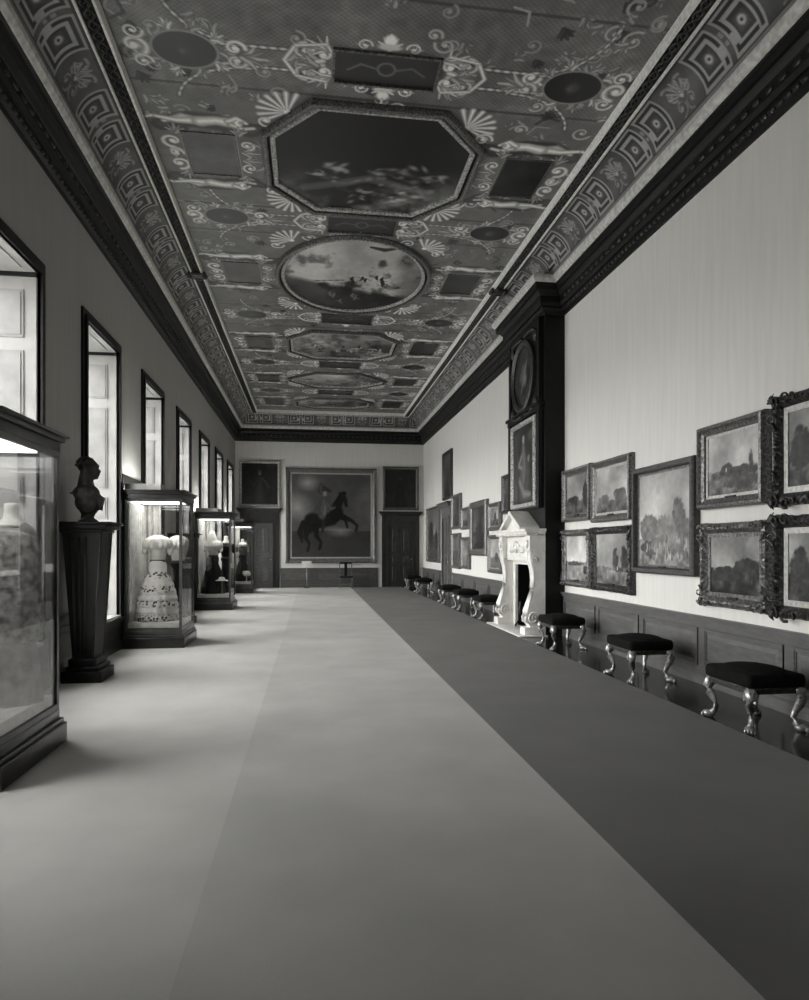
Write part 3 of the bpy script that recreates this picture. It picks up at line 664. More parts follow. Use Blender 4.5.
# ================================================================== PICTURES
def nval(p, s): return noise.noise(Vector(p) * s)
def frame_mesh(W_, H_, prof, carve=0., rococo=0., seed=0, step=.018):
    # prof: list of (inset from outer edge, height out of the wall). Local: x width, z height, -y out
    pts = []
    def edge(a, b_, n): return [(a[0] + (b_[0] - a[0]) * k_ / n, a[1] + (b_[1] - a[1]) * k_ / n) for k_ in range(n)]
    nx, nz = max(2, int(W_ / step)), max(2, int(H_ / step)); b = MB(); rings = []
    if not carve and not rococo: nx = nz = 1
    wmax = prof[-1][0]
    for j, (t, h) in enumerate(prof):
        hw, hh = W_ / 2 - t, H_ / 2 - t; c = [(-hw, -hh), (hw, -hh), (hw, hh), (-hw, hh)]; ns = [nx, nz, nx, nz]; r_ = []
        for k_ in range(4): r_ += edge(c[k_], c[(k_ + 1) % 4], ns[k_])
        out = []
        for (x, z) in r_:
            w = math.sin(PI * min(1, max(0, t / wmax)))
            dh = 0
            if carve: dh = carve * w * (abs(nval((x + seed, j * .35, z), 34)) * 2.0 + .35 * math.sin((x + z) * 95))
            ox = oz = 0
            if rococo and t < wmax * .35:
                cn = max(0, 1 - min(math.hypot(abs(x) - W_ / 2, abs(z) - H_ / 2), .3) / .3); ce = max(0, 1 - min(abs(x) / .15, 1)) + max(0, 1 - min(abs(z) / .15, 1))
                q = rococo * .45 * (.5 * abs(nval((x * 1 + seed, 3, z), 26)) * 2 + cn * .6 + .2 * ce)
                ox = q * (1 if x > 0 else -1) * (abs(abs(x) - (W_ / 2 - t)) < 1e-4); oz = q * (1 if z > 0 else -1) * (abs(abs(z) - (H_ / 2 - t)) < 1e-4); dh += cn * rococo * .3 * (1 if h > 0 else 0)
            out.append((x + ox, -(h + dh if h > 0 else 0), z + oz + H_ / 2))
        rings.append(out)
    n = len(rings[0])
    for i in range(len(rings) - 1): b.add(rings[i] + rings[i + 1], [(k_, (k_ + 1) % n, n + (k_ + 1) % n, n + k_) for k_ in range(n)])
    b.add(rings[0], [tuple(range(n))])
    return b
PPLAIN = [(0, 0), (0, .07), (.015, .1), (.05, .105), (.07, .08), (.1, .06), (.11, .045)]
PRICH = [(0, 0), (.0, .06), (.02, .09), (.045, .105), (.07, .1), (.09, .075), (.105, .06), (.115, .05)]
def paint_landscape(w, h, seed, horizon=.36, sky=.6, ground=.2, trees=(), figs=(), res=.012):
    c = Cv(np.arange(-w / 2, w / 2 + res, res), np.arange(0, h + res, res), .5, seed); n = c.C.shape
    Y = (c.ys / h)[:, None] + 0 * c.C; X = (c.xs / w + .5)[None, :] + 0 * c.C
    cl_ = fbm(n[0], n[1], n[1] / 3, c.rng, 4)
    c.C = sky + .05 + .22 * (cl_ - .5) * 2 - .1 * (Y - .6)
    hz = horizon + .07 * (fbm(n[0], n[1], n[1] / 5, c.rng, 3)[0:1, :] - .5) * 2
    c.C = np.where(Y < hz, ground * 1.3 + .3 * (fbm(n[0], n[1], 9, c.rng, 3) - .5) * 2 + .1 * (Y / horizon - .5), c.C)
    tn = fbm(n[0], n[1], 7, c.rng, 3)
    for (tx, ty, rx, ry, v) in trees:
        d = ((X - tx) / rx) ** 2 + ((Y - ty) / ry) ** 2 + (tn - .5) * 1.3
        m = np.clip((1 - d) / .3, 0, 1); c.C = c.C * (1 - m) + (v + .3 * (tn - .5)) * m
    for (fx_, fy_, s_, v) in figs:
        x, y = (fx_ - .5) * w, fy_ * h; c.stroke([(x, y), (x, y + s_ * h)], [s_ * h * .3, s_ * h * .14], v); c.ell(x, y + s_ * h * 1.15, s_ * h * .13, s_ * h * .14, v, .3)
    return c
def picture(label, cat, loc, rz, W_, H_, prof, fm, canvas, slip=None, carve=0, rococo=0, group=None, plaque=True, seed=0, sub=None, name='framed_painting'):
    r = thing(name, label, cat, loc, rz, group)
    frame_mesh(W_, H_, prof, carve, rococo, seed).build('frame', fm, r)
    t = prof[-1][0]; w, h = W_ - 2 * t, H_ - 2 * t; yy_ = -.04
    if rococo > .024:              # pierced scrolls and shell at each corner and mid-side
        for gx in (-1, 1):
            for gz in (-1, 1):
                b = MB(); cx_, cz_ = gx * (W_ / 2 - t * .45), H_ / 2 + gz * (H_ / 2 - t * .45); R_ = rococo
                for (dx, dz, rr, dr) in ((0, 0, 1.5, 1), (-gx * 3.2, gz * .7, 1.2, -1), (gx * .7, -gz * 3.2, 1.2, -1), (-gx * 5.2, gz * .4, .8, 1), (gx * .4, -gz * 5.2, .8, 1)):
                    pts = [(cx_ + dx * R_ + rr * R_ * (1 - k_ / 15) * math.cos(dr * k_ * .6 + gx), -.115 - .012 * math.sin(k_ * .5), cz_ + dz * R_ + rr * R_ * (1 - k_ / 15) * math.sin(dr * k_ * .6 + gx)) for k_ in range(13)]
                    b.tube(pts, [R_ * .34 * (1 - k_ / 20) for k_ in range(13)], 6)
                for k_ in range(4):
                    a_ = math.atan2(gz, gx) + (k_ - 1.5) * .45; b.tube([(cx_, -.12, cz_), (cx_ + 1.3 * R_ * math.cos(a_), -.135, cz_ + 1.3 * R_ * math.sin(a_)), (cx_ + 1.9 * R_ * math.cos(a_), -.11, cz_ + 1.9 * R_ * math.sin(a_))], [R_ * .2, R_ * .3, R_ * .14], 6)
                b.build('corner_scroll', fm, r)
    if slip:
        s_ = MB(); q = slip[0]; x0, x1, z0, z1 = -w / 2, w / 2, t, t + h; y0, y1 = -.03, -.05
        s_.box(x0, x1, y1, y0, z0, z0 + q); s_.box(x0, x1, y1, y0, z1 - q, z1); s_.box(x0, x0 + q, y1, y0, z0 + q, z1 - q); s_.box(x1 - q, x1, y1, y0, z0 + q, z1 - q)
        s_.build('slip', slip[1], r); t2 = t + q; w2, h2 = w - 2 * q, h - 2 * q
    else: t2, w2, h2 = t, w, h
    c = canvas(w2, h2)
    c.build('canvas', PM, r, lambda X, Y: np.stack([X, np.full_like(X, yy_), Y + t2], -1))
    if plaque: MB().box(-.09, .09, -.075, -.04, t - .04, t + .012).build('name_plate', M['plaque'], r)
    return r
PM = paintmat('oil_paint', .35, .35, var=.1, scale=14)
def RW(y0, y1, z0, z1): return (XR, (y0 + y1) / 2, z0), abs(y1 - y0), z1 - z0
def rpic(label, y0, y1, z0, z1, **k_):
    loc, w, h = RW(y0, y1, z0, z1); return picture(label, 'painting', loc, -PI / 2, w, h, **k_)
T = M
# near group on the right wall (local x runs toward the camera: left in the photo = small x)
PA = dict(prof=[(0, 0), (0, .08), (.02, .115), (.05, .12), (.075, .09), (.11, .07), (.12, .05)], fm=T['giltd'], carve=.004, slip=(.035, T['giltl']))
rpic('gilt-framed landscape of a hillside town with pale sky, upper row nearest the frame edge', 6.47, 7.70, 2.15, 3.15, seed=1, **PA,
     canvas=lambda w, h: paint_landscape(w, h, 21, .42, .62, .3, [(.4, .43, .14, .1, .2), (.86, .5, .05, .2, .2), (.62, .36, .4, .1, .26), (.2, .2, .2, .08, .4), (.7, .18, .4, .12, .24)], [(.38, .38, .05, .8)]))
rpic('landscape of dark round trees over a river in a scrolled gilt frame, lower row', 6.44, 7.66, .99, 1.97, seed=2, prof=PRICH, fm=T['giltd'], carve=.012, rococo=.032, slip=(.05, T['giltd']),
     canvas=lambda w, h: paint_landscape(w, h, 22, .42, .48, .12, [(.75, .5, .32, .13, .13), (.35, .42, .25, .07, .16), (.2, .3, .5, .1, .17)], [(.6, .12, .12, .1), (.85, .2, .06, .34), (.8, .22, .05, .3)]))
rpic('heavily carved gilt-framed painting cut by the right picture edge, upper row', 5.15, 6.34, 2.12, 3.22, seed=3, prof=PRICH, fm=T['giltdd'], carve=.02, rococo=.05, slip=(.06, T['giltl']),
     canvas=lambda w, h: paint_landscape(w, h, 23, .4, .5, .2, [(.2, .5, .2, .3, .15)]))
rpic('heavily carved gilt-framed painting cut by the right picture edge, lower row', 5.15, 6.34, .98, 2.0, seed=4, prof=PRICH, fm=T['giltdd'], carve=.02, rococo=.05, slip=(.06, T['giltl']),
     canvas=lambda w, h: paint_landscape(w, h, 24, .4, .5, .2, [(.2, .5, .2, .3, .15)]))
rpic('large plain dark-framed painting of hazy trees and bright crowd, hung alone between the double rows', 7.78, 9.40, 1.32, 2.84, seed=5, prof=[(0, 0), (0, .09), (.02, .11), (.07, .11), (.085, .08), (.095, .05)], fm=mat('frame_brown', .26, .4, .5, .2, var=.25, scale=20), slip=(.03, T['giltd']),
     canvas=lambda w, h: paint_landscape(w, h, 25, .3, .64, .42, [(.78, .5, .12, .24, .36), (.2, .4, .2, .16, .46), (.55, .36, .2, .2, .5), (.9, .3, .12, .2, .42), (.25, .18, .2, .1, .28), (.5, .2, .3, .1, .5)], [(random.uniform(.08, .95), random.uniform(.06, .28), random.uniform(.04, .07), random.choice((.72, .3, .25, .66, .35, .58))) for _ in range(34)]))
rpic('small gilt-framed landscape with tall dark tree, upper row beside the chimney breast', 10.95, 12.22, 2.17, 3.14, seed=6, prof=PPLAIN, fm=T['giltd'], carve=.008, rococo=.015, slip=(.03, T['giltd']),
     canvas=lambda w, h: paint_landscape(w, h, 26, .36, .5, .2, [(.88, .45, .16, .35, .15), (.3, .38, .3, .08, .22)]))
rpic('small gilt-framed landscape with pale sky and ruined arches, upper row, second from the chimney breast', 9.48, 10.90, 2.11, 3.12, seed=7, prof=PPLAIN, fm=T['giltd'], carve=.004, slip=(.04, T['giltl']),
     canvas=lambda w, h: paint_landscape(w, h, 27, .28, .6, .24, [(.7, .36, .2, .14, .34), (.25, .3, .2, .12, .36), (.85, .3, .12, .2, .38)]))
rpic('small carved gilt-framed pale river view, lower row beside the chimney breast', 10.97, 12.22, .98, 2.01, seed=8, prof=PRICH, fm=T['giltd'], carve=.012, rococo=.025,
     canvas=lambda w, h: paint_landscape(w, h, 28, .42, .7, .42, [(.35, .38, .3, .06, .3), (.85, .25, .1, .1, .2)]))
rpic('small ornate gilt-framed park scene with two tree clumps, lower row, second from the chimney breast', 9.46, 10.88, .98, 2.02, seed=9, prof=PRICH, fm=T['giltdd'], carve=.018, rococo=.03,
     canvas=lambda w, h: paint_landscape(w, h, 29, .36, .55, .32, [(.58, .5, .1, .22, .25), (.86, .52, .12, .26, .2), (.8, .3, .4, .05, .3)], [(.65, .3, .06, .8), (.5, .25, .05, .7)]))
# beyond the chimney breast
rpic('dark upright painting hung high just beyond the chimney breast', 15.5, 16.32, 2.52, 3.49, seed=10, prof=PPLAIN, fm=T['giltdd'], canvas=lambda w, h: paint_landscape(w, h, 30, .5, .22, .12), plaque=False)
rpic('gilt-framed landscape with a tree against pale sky, upper row beyond the fireplace', 16.5, 17.62, 2.14, 2.87, seed=11, prof=PPLAIN, fm=T['giltd'], slip=(.02, T['giltl']), canvas=lambda w, h: paint_landscape(w, h, 31, .35, .5, .2, [(.5, .5, .14, .3, .2)]), plaque=False)
rpic('pale gilt-framed painting, lower row partly behind the marble fireplace', 16.4, 17.66, 1.02, 2.02, seed=12, prof=PPLAIN, fm=T['giltd'], slip=(.03, T['giltl']), canvas=lambda w, h: paint_landscape(w, h, 32, .4, .55, .35, [(.6, .4, .2, .2, .3)]), plaque=False)
rpic('tall wide-framed dark painting spanning both rows beyond the fireplace', 17.82, 19.72, 1.46, 3.03, seed=13, prof=[(0, 0), (0, .08), (.05, .11), (.16, .1), (.2, .06)], fm=T['giltd'], canvas=lambda w, h: paint_landscape(w, h, 33, .4, .3, .16, [(.5, .4, .3, .3, .2)]), plaque=False)
rpic('small dark painting in the upper row left of the tall wide-framed one', 19.86, 20.92, 2.26, 2.95, seed=14, prof=PPLAIN, fm=T['giltd'], canvas=lambda w, h: paint_landscape(w, h, 34, .4, .35, .15), plaque=False)
rpic('small pale painting in the lower row left of the tall wide-framed one', 19.86, 20.92, 1.03, 2.02, seed=15, prof=PPLAIN, fm=T['giltd'], canvas=lambda w, h: paint_landscape(w, h, 35, .4, .45, .3), plaque=False)
rpic('dark painting in the upper row next to the side door', 21.1, 22.4, 2.31, 3.46, seed=16, prof=PPLAIN, fm=T['giltd'], canvas=lambda w, h: paint_landscape(w, h, 36, .4, .2, .1), plaque=False)
rpic('painting in the lower row next to the side door', 21.2, 22.4, 1.0, 2.17, seed=17, prof=PPLAIN, fm=T['giltd'], canvas=lambda w, h: paint_landscape(w, h, 37, .5, .4, .2), plaque=False)
rpic('dark painting hung high over the side door in the right wall', 22.5, 24.0, 3.4, 5.1, seed=18, prof=PPLAIN, fm=T['giltdd'], canvas=lambda w, h: paint_landscape(w, h, 38, .4, .2, .12), plaque=False)
rpic('large tapestry-like landscape in the far corner of the right wall', 24.7, 27.4, 1.12, 3.3, seed=19, prof=PPLAIN, fm=T['giltd'], carve=.01, canvas=lambda w, h: paint_landscape(w, h, 39, .5, .42, .25, [(.3, .5, .2, .3, .2), (.75, .4, .15, .2, .2)]), plaque=False)

# end wall pictures
def paint_rider(w, h):
    c = Cv(np.arange(-w / 2, w / 2 + .016, .016), np.arange(0, h + .016, .016), .2, 50); n = c.C.shape
    Y = (c.ys / h)[:, None] + 0 * c.C; X = (c.xs / w + .5)[None, :] + 0 * c.C
    f_ = fbm(n[0], n[1], n[1] / 3, c.rng, 5)
    c.C = .33 + .22 * (f_ - .5) + .28 * np.clip(1 - np.hypot((X - .2) / .16, (Y - .9) / .12), 0, 1) + .26 * np.clip(1 - np.hypot((X - .08) / .22, (Y - .6) / .2), 0, 1)
    c.C = np.where(Y < .30 + .03 * f_, .2 + .14 * (f_ - .4), c.C); c.C += .24 * np.clip(1 - np.hypot((X - .62) / .2, (Y - .3) / .07), 0, 1)
    def S(pl, ws, v, sh=.3): c.stroke([((a - .5) * w, b_ * h) for a, b_ in pl], [q * w for q in ws], v, sh)
    H_ = .085
    S([(.21, .36), (.25, .44), (.36, .43), (.5, .46), (.58, .54)], [.09, .115, .10, .10, .08], H_)      # body
    S([(.55, .5), (.57, .62), (.62, .72), (.66, .77)], [.09, .07, .05, .035], H_ * .8); S([(.62, .76), (.67, .70), (.69, .62)], [.035, .035, .022], H_)
    S([(.6, .5), (.68, .45), (.7, .36)], [.045, .026, .018], H_); S([(.62, .5), (.76, .44), (.83, .38), (.81, .32)], [.045, .026, .018, .018], H_ * .8)
    S([(.2, .36), (.17, .24), (.22, .16), (.2, .08)], [.06, .035, .02, .024], H_); S([(.3, .36), (.31, .25), (.37, .18), (.35, .1)], [.05, .03, .02, .024], H_ * .9)
    S([(.14, .42), (.1, .3), (.13, .18)], [.03, .04, .015], H_ * .8)
    S([(.38, .50), (.40, .40), (.385, .31)], [.034, .026, .022], .17); S([(.38, .5), (.40, .68)], [.06, .052], .34); S([(.41, .52), (.43, .66)], [.03, .02], .42)
    S([(.36, .66), (.3, .56), (.36, .52)], [.03, .03, .02], .3); S([(.44, .65), (.5, .58), (.54, .6)], [.028, .022, .018], .34)
    c.ell((.415 - .5) * w, .765 * h, .03 * w, .036 * h, .5, .3); S([(.34, .8), (.41, .83), (.48, .80)], [.02, .035, .02], .2); S([(.37, .86), (.36, .78)], [.03, .03], .3)
    return c
picture('huge gilt-framed painting of a rider on a rearing horse, centre of the end wall', 'painting', (.86, YE, 1.06), 0, 3.80, 3.98, [(0, 0), (0, .1), (.03, .13), (.09, .12), (.13, .08), (.18, .06)], M['giltd'], paint_rider, slip=(.06, M['giltl']), carve=.006, rococo=.05, plaque=False, seed=31, name='equestrian_painting')
def paint_portrait(seed, v=.38):
    def f(w, h):
        c = Cv(np.arange(-w / 2, w / 2 + .016, .016), np.arange(0, h + .016, .016), .13, seed); c.noise(14, .05)
        c.stroke([(0, .12 * h), (.0, .5 * h), (.0, .66 * h)], [.24 * w, .13 * w, .08 * w], v * .55, .5); c.ell(0, .77 * h, .055 * w, .07 * h, v * 1.2, .3); c.ell(0, .8 * h, .08 * w, .08 * h, v * .5, .5, .5)
        c.stroke([(.06 * w, .64 * h), (.2 * w, .5 * h), (.25 * w, .4 * h)], .04 * w, v * .7, .5); c.stroke([(-.06 * w, .62 * h), (-.2 * w, .42 * h)], .05 * w, v * .5, .5); return c
    return f
picture('carved gilt-framed portrait above the left end door', 'painting', (-2.12, YE, 3.4), 0, 1.70, 1.93, PRICH, M['giltm'], paint_portrait(41), carve=.02, rococo=.03, plaque=False, seed=32, name='framed_portrait')
picture('very dark carved-framed portrait above the right end door', 'painting', (3.82, YE, 3.31), 0, 1.55, 1.86, PRICH, M['giltd'], paint_portrait(42, .2), carve=.02, rococo=.03, plaque=False, seed=33, name='framed_portrait')

# ================================================================== FIREPLACE and overmantel
fp = thing('fireplace', 'white marble chimneypiece with scrolled jambs and pediment on the right wall', 'fireplace', (BX, 13.34, 0), -PI / 2)
# local: x toward camera, -y out into the room (world -X), z up
def jamb(cx):
    b = MB(); prof_ = [(-.0, .0), (-.0, 1.62), (-.27, 1.62), (-.275, 1.5), (-.25, 1.38), (-.215, 1.26), (-.20, 1.1), (-.205, .95), (-.235, .78), (-.29, .62), (-.35, .47), (-.375, .36), (-.36, .26), (-.30, .19), (-.28, 0)]
    xx0, xx1 = cx - .115, cx + .115
    b.prism([(p[0], p[1]) for p in prof_][::-1], 'x', xx0, xx1); o = b.build('jamb', M['marble'], fp)
    b = MB(); b.tube([(cx - .09, p[0] - .012, p[1]) for p in prof_[2:13]], .024, 8).tube([(cx + .09, p[0] - .012, p[1]) for p in prof_[2:13]], .024, 8)
    b.tube([(cx, p[0] - .006, p[1]) for p in prof_[2:13]], [.02, .04, .05, .06, .06, .06, .06, .07, .075, .06, .03], 8, .5)
    for g in (-1, 1):
        pts = []
        for k_ in range(26):
            a = k_ * .42; rr = .125 * (1 - k_ / 28); pts.append((cx + g * .12, -.235 + rr * math.cos(a), .34 + rr * math.sin(a)))
        b.tube(pts, .018, 6)
        pts = [(cx + g * .12, -.2 + .08 * (1 - k_ / 22) * math.cos(k_ * .45 + 2), 1.46 + .08 * (1 - k_ / 22) * math.sin(k_ * .45 + 2)) for k_ in range(20)]; b.tube(pts, .014, 6)
    b.build('jamb_scroll', M['marble'], o)
    MB().bbox(cx - .15, cx + .15, -.42, 0, 0, .17, .012).build('plinth', M['marble'], fp)
jamb(-.93); jamb(.93)
fz = MB(); fz.box(-1.02, 1.02, -.2, 0, 1.42, 1.915); fz.box(-.62, .62, -.23, 0, 1.5, 1.86)
for g in (-1, 1): fz.box(g * .92 - .13, g * .92 + .13, -.31, 0, 1.625, 1.92)
fz.build('frieze', M['marble'], fp)
for g in (-1, 1): MB().ell((g * .92, -.32, 1.76), (.07, .04, .09), 10).build('frieze_boss', M['marbles'], fp)
ca = MB()
for g in (-1, 1):
    for k_ in range(3): ca.ell((g * (.14 + .13 * k_), -.24, 1.69 - .05 * math.sin(k_)), (.09, .03, .07), 10)
ca.ell((0, -.25, 1.70), (.11, .05, .13), 12); ca.build('frieze_carving', M['marbles'], fp)
sh = MB(); sh.box(-1.04, 1.04, -.34, 0, 1.92, 1.96); sh.box(-1.1, 1.1, -.42, 0, 2.0, 2.05); sh.box(-1.07, 1.07, -.38, 0, 1.96, 2.0)
for k_ in range(34): x = -1.04 + k_ * .063; sh.box(x, x + .035, -.375, -.33, 1.925, 1.96)
for k_ in range(6):
    y = -.03 - k_ * .06
    for g in (-1, 1): sh.box(g * 1.04 - .03, g * 1.04 + .03, y - .03, y, 1.925, 1.96)
sh.build('mantel_shelf', M['marble'], fp)
pd = MB(); pd.prism([(-.62, 2.05), (.62, 2.05), (0, 2.36)], 'y', -.28, 0)
for g in (-1, 1): pd.prism([(g * .70, 2.05), (g * .62, 2.05), (0, 2.36), (0, 2.44), (g * .70, 2.10)], 'y', -.40, 0)
pd.build('pediment', M['marble'], fp)
MB().bbox(-1.2, 1.2, -.56, 0, 0, .03, .008).build('hearth_slab', M['marble'], fp)
inn = MB(); inn.box(-.83, -.66, -.06, 0, 0, 1.42); inn.box(.66, .83, -.06, 0, 0, 1.42); inn.box(-.66, .66, -.06, 0, 1.34, 1.42); inn.build('slip', M['marble'], fp)
MB().box(-.7, .7, .28, .34, 0.03, 1.42).box(-.66, .66, .0, .28, .03, .04).box(-.69, -.66, .0, .28, .03, 1.42).box(.66, .69, .0, .28, .03, 1.42).box(-.66, .66, .0, .28, 1.39, 1.42).build('fireback', M['soot'], fp)
ad = MB()
for g in (-1, 1):
    ad.tube([(g * .3, -.18, .04), (g * .3, -.1, .16), (g * .3, -.06, .3)], [.02, .018, .02], 8); ad.tube([(g * .3, -.06, .16), (g * .3, .25, .12)], .014, 6)
    ad.lathe([(.02, .28), (.045, .32), (.03, .37), (.05, .43), (.022, .49), (.035, .53), (.005, .58)], (g * .3, -.06, 0), 12)
ad.tube([(-.3, -.03, .18), (.3, -.03, .18)], .012, 6)
tag(ad.build('andiron', M['black']), 'black iron firedogs with turned finials in the marble fireplace opening', 'firedogs'); bpy.data.objects['andiron'].location = (BX, 13.34, 0); bpy.data.objects['andiron'].rotation_euler = (0, 0, -PI / 2)

om = thing('overmantel', 'dark carved overmantel on the chimney breast above the marble mantel', 'overmantel', (BX, 13.4, 0), -PI / 2)
b = MB()
b.box(-1.02, 1.02, -.06, 0, 2.46, 4.34); b.box(-1.05, 1.05, -.10, 0, 4.34, 4.44); b.box(-1.08, 1.08, -.14, 0, 4.44, 4.5)
b.box(-1.0, 1.0, -.05, 0, 4.5, 6.14)
for g in (-1, 1): b.box(g * .93 - .07, g * .93 + .07, -.10, 0, 2.46, 4.34); b.box(g * .93 - .06, g * .93 + .06, -.09, 0, 4.5, 6.14)
b.build('panelling', M['wood_b'], om)
# dial with round gilt rim
def disc(b_, r0, r1, z, y0, y1, n=48):
    vs_ = []; 
    for k_ in range(n):
        a = 2 * PI * k_ / n; vs_ += [(r0 * math.cos(a), y0, z + r0 * math.sin(a)), (r1 * math.cos(a), y1, z + r1 * math.sin(a))]
    b_.add(vs_, [(2 * k_, 2 * k_ + 1, (2 * k_ + 3) % (2 * n), (2 * k_ + 2) % (2 * n)) for k_ in range(n)], True)
dl = MB(); zc = 5.22
for (r0, r1, y0, y1) in ((.74, .74, -.05, -.12), (.74, .68, -.12, -.14), (.68, .62, -.14, -.09), (.62, .62, -.09, -.06)): disc(dl, r0, r1, zc, y0, y1)
dlo = dl.build('dial_rim', M['giltdd'], om)
cdl = Cv(np.arange(-.62, .63, .016), np.arange(-.62, .63, .016), .12, 60); cdl.noise(12, .05)
cdl.ring(0, 0, .55, .55, .02, .3); cdl.ring(0, 0, .42, .42, .015, .3)
for k_ in range(32): a = 2 * PI * k_ / 32; cdl.stroke([(.44 * math.cos(a), .44 * math.sin(a)), (.53 * math.cos(a), .53 * math.sin(a))], .014, .34)
cdl.ell(-.05, .05, .3, .34, .36, .5); cdl.ell(.1, -.1, .13, .16, .5, .5); cdl.stroke([(-.2, -.35), (.2, .35)], .02, .6)
def dial3(X, Y):
    r_ = np.maximum(np.abs(X), np.abs(Y)); q = np.hypot(X, Y) + 1e-9; s_ = r_ / q; return np.stack([X * s_, np.full_like(X, -.065), zc + Y * s_], -1)
cdl.build('dial_face', PM, om, dial3)
for g in (-1, 1):
    for h_ in (-1, 1):
        b = MB(); b.ell((g * .72, -.07, zc + h_ * .66), (.1, .05, .12), 10); b.tube([(g * .75, -.07, zc + h_ * .75), (g * .6, -.1, zc + h_ * .78), (g * .4, -.07, zc + h_ * .82), (g * .1, -.08, zc + h_ * .8)], [.02, .05, .035, .04], 8); b.build('dial_carving', M['giltdd'], om)
def paint_saints(w, h):
    c = Cv(np.arange(-w / 2, w / 2 + .014, .014), np.arange(0, h + .014, .014), .16, 61); c.noise(16, .06)
    c.stroke([(-.02, .2 * h), (.03, .45 * h), (-.02, .72 * h)], [.28 * w, .22 * w, .12 * w], .42, .6); c.stroke([(.12 * w, .1 * h), (.2 * w, .4 * h)], [.2 * w, .1 * w], .3, .5)
    c.ell(-.02 * w, .83 * h, .07 * w, .07 * h, .6, .4); c.stroke([(-.1 * w, .62 * h), (-.25 * w, .5 * h), (-.08 * w, .46 * h)], .05 * w, .55, .5)
    c.stroke([(-.2 * w, .3 * h), (.0, .12 * h), (.3 * w, .1 * h)], [.1 * w, .12 * w, .06 * w], .5, .6); c.ell(.22 * w, .56 * h, .06 * w, .06 * h, .5, .4); c.ell(.3 * w, .84 * h, .14 * w, .1 * h, .3, .6)
    c.stroke([(-.35 * w, .1 * h), (-.3 * w, .6 * h), (-.38 * w, .9 * h)], [.06 * w, .05 * w, .1 * w], .26, .5); return c
r = picture('gilt-framed painting of draped figures over the marble mantel', 'painting', (BX - .06, 13.3, 2.5), -PI / 2, 1.56, 1.78, [(0, 0), (0, .06), (.02, .09), (.07, .09), (.1, .05)], M['giltm'], paint_saints, carve=.006, plaque=False, seed=40, name='overmantel_painting')
# dark cap on the breast under the ceiling cove
struct(MB().box(BX - .3, XR - .34, B0 - .3, B1 + .3, 6.762, 6.80).build('trim_breast_cap', M['cornl']))

# ================================================================== STOOLS
def make_stool():
    r = thing('stool', '', 'stool')
    a, d = .32, .265
    b = MB(); b.bbox(-a - .03, a + .03, -d - .03, d + .03, .40, .53, .045); b.ell((0, 0, .52), (a + .005, d + .005, .05), 20); b.build('cushion', M['cushion'], r)
    b = MB(); b.bbox(-a, a, -d, d, .345, .41, .012); b.tube([(-a, -d, .40), (a, -d, .40), (a, d, .40), (-a, d, .40)], .012, 6, closed=True); b.build('seat_rail', M['giltdd'], r)
    for gx in (-1, 1):
        for gy in (-1, 1):
            c = Vector((gx * (a - .04), gy * (d - .04), 0)); o_ = Vector((gx, gy, 0)).normalized()
            def P(out, z): return tuple(c + o_ * out + Vector((0, 0, z)))
            b = MB(); b.tube([P(0, .40), P(.035, .36), P(.055, .31), P(.04, .25), P(.0, .18), P(-.02, .12), P(-.005, .07), P(.03, .035)], [.04, .055, .052, .042, .03, .024, .026, .034], 10)
            rot = Matrix.Rotation(math.atan2(o_.y, o_.x), 3, 'Z')
            b.ell(P(.05, .032), (.062, .045, .034), 12, rot)
            for k_ in (-1, 0, 1): b.ell(tuple(Vector(P(.10, .022)) + Vector((-o_.y, o_.x, 0)) * k_ * .026), (.02, .014, .024), 8, rot)
            for k_ in range(2):
                b.tube([tuple(Vector(P(.05 + .012 * math.cos(t_ * .8), .315 + .022 * math.sin(t_ * .8))) + Vector((-o_.y, o_.x, 0)) * (.045 if k_ else -.045)) for t_ in range(8)], .009, 5)
            b.build('leg', M['gilt'], r)
    return r
st0 = make_stool()
STO = [(5.90, 'nearest gilt claw-footed stool with dark cushion, at the right picture edge'), (8.16, 'second nearest claw-footed stool, standing under the lone large painting'),
       (10.88, 'claw-footed stool closest to the near side of the marble fireplace'), (15.6, 'first claw-footed stool beyond the marble fireplace'),
       (17.95, 'second claw-footed stool beyond the fireplace'), (20.1, 'claw-footed stool between the fireplace and the side door'), (24.9, 'claw-footed stool just past the side door'), (27.5, 'small far claw-footed stool in front of the end corner')]
for i, (y, lb) in enumerate(STO):
    s_ = st0 if i == 0 else copy_tree(st0); s_.location = (4.20, y, 0.0); s_.rotation_euler = (0, 0, PI / 2); s_['label'] = lb; s_['group'] = 'claw-footed stools along the right wall'

# ================================================================== DISPLAY CASES
CXA, CXB = -3.06, -2.14      # wall side, room side
def drape_mesh(x0, y0, x1, y1, z0, z1, folds, amp, seed=0):
    b = MB(); n = folds * 10; L = math.hypot(x1 - x0, y1 - y0); nx, ny = -(y1 - y0) / L, (x1 - x0) / L; rows = 10; vs_ = []
    rg = random.Random(seed); ph = [rg.uniform(-.6, .6) for _ in range(folds + 2)]
    for j in range(rows + 1):
        t = j / rows
        for k_ in range(n + 1):
            u = k_ / n; q = amp * math.sin(2 * PI * folds * u + ph[int(u * folds)] * (1 - t)) * (.7 + .3 * t); vs_.append((x0 + (x1 - x0) * u + nx * q, y0 + (y1 - y0) * u + ny * q, z0 + (z1 - z0) * t))
    w = n + 1; fs = [(j * w + k_, j * w + k_ + 1, (j + 1) * w + k_ + 1, (j + 1) * w + k_) for j in range(rows) for k_ in range(n)]
    return b.add(vs_, fs, True)
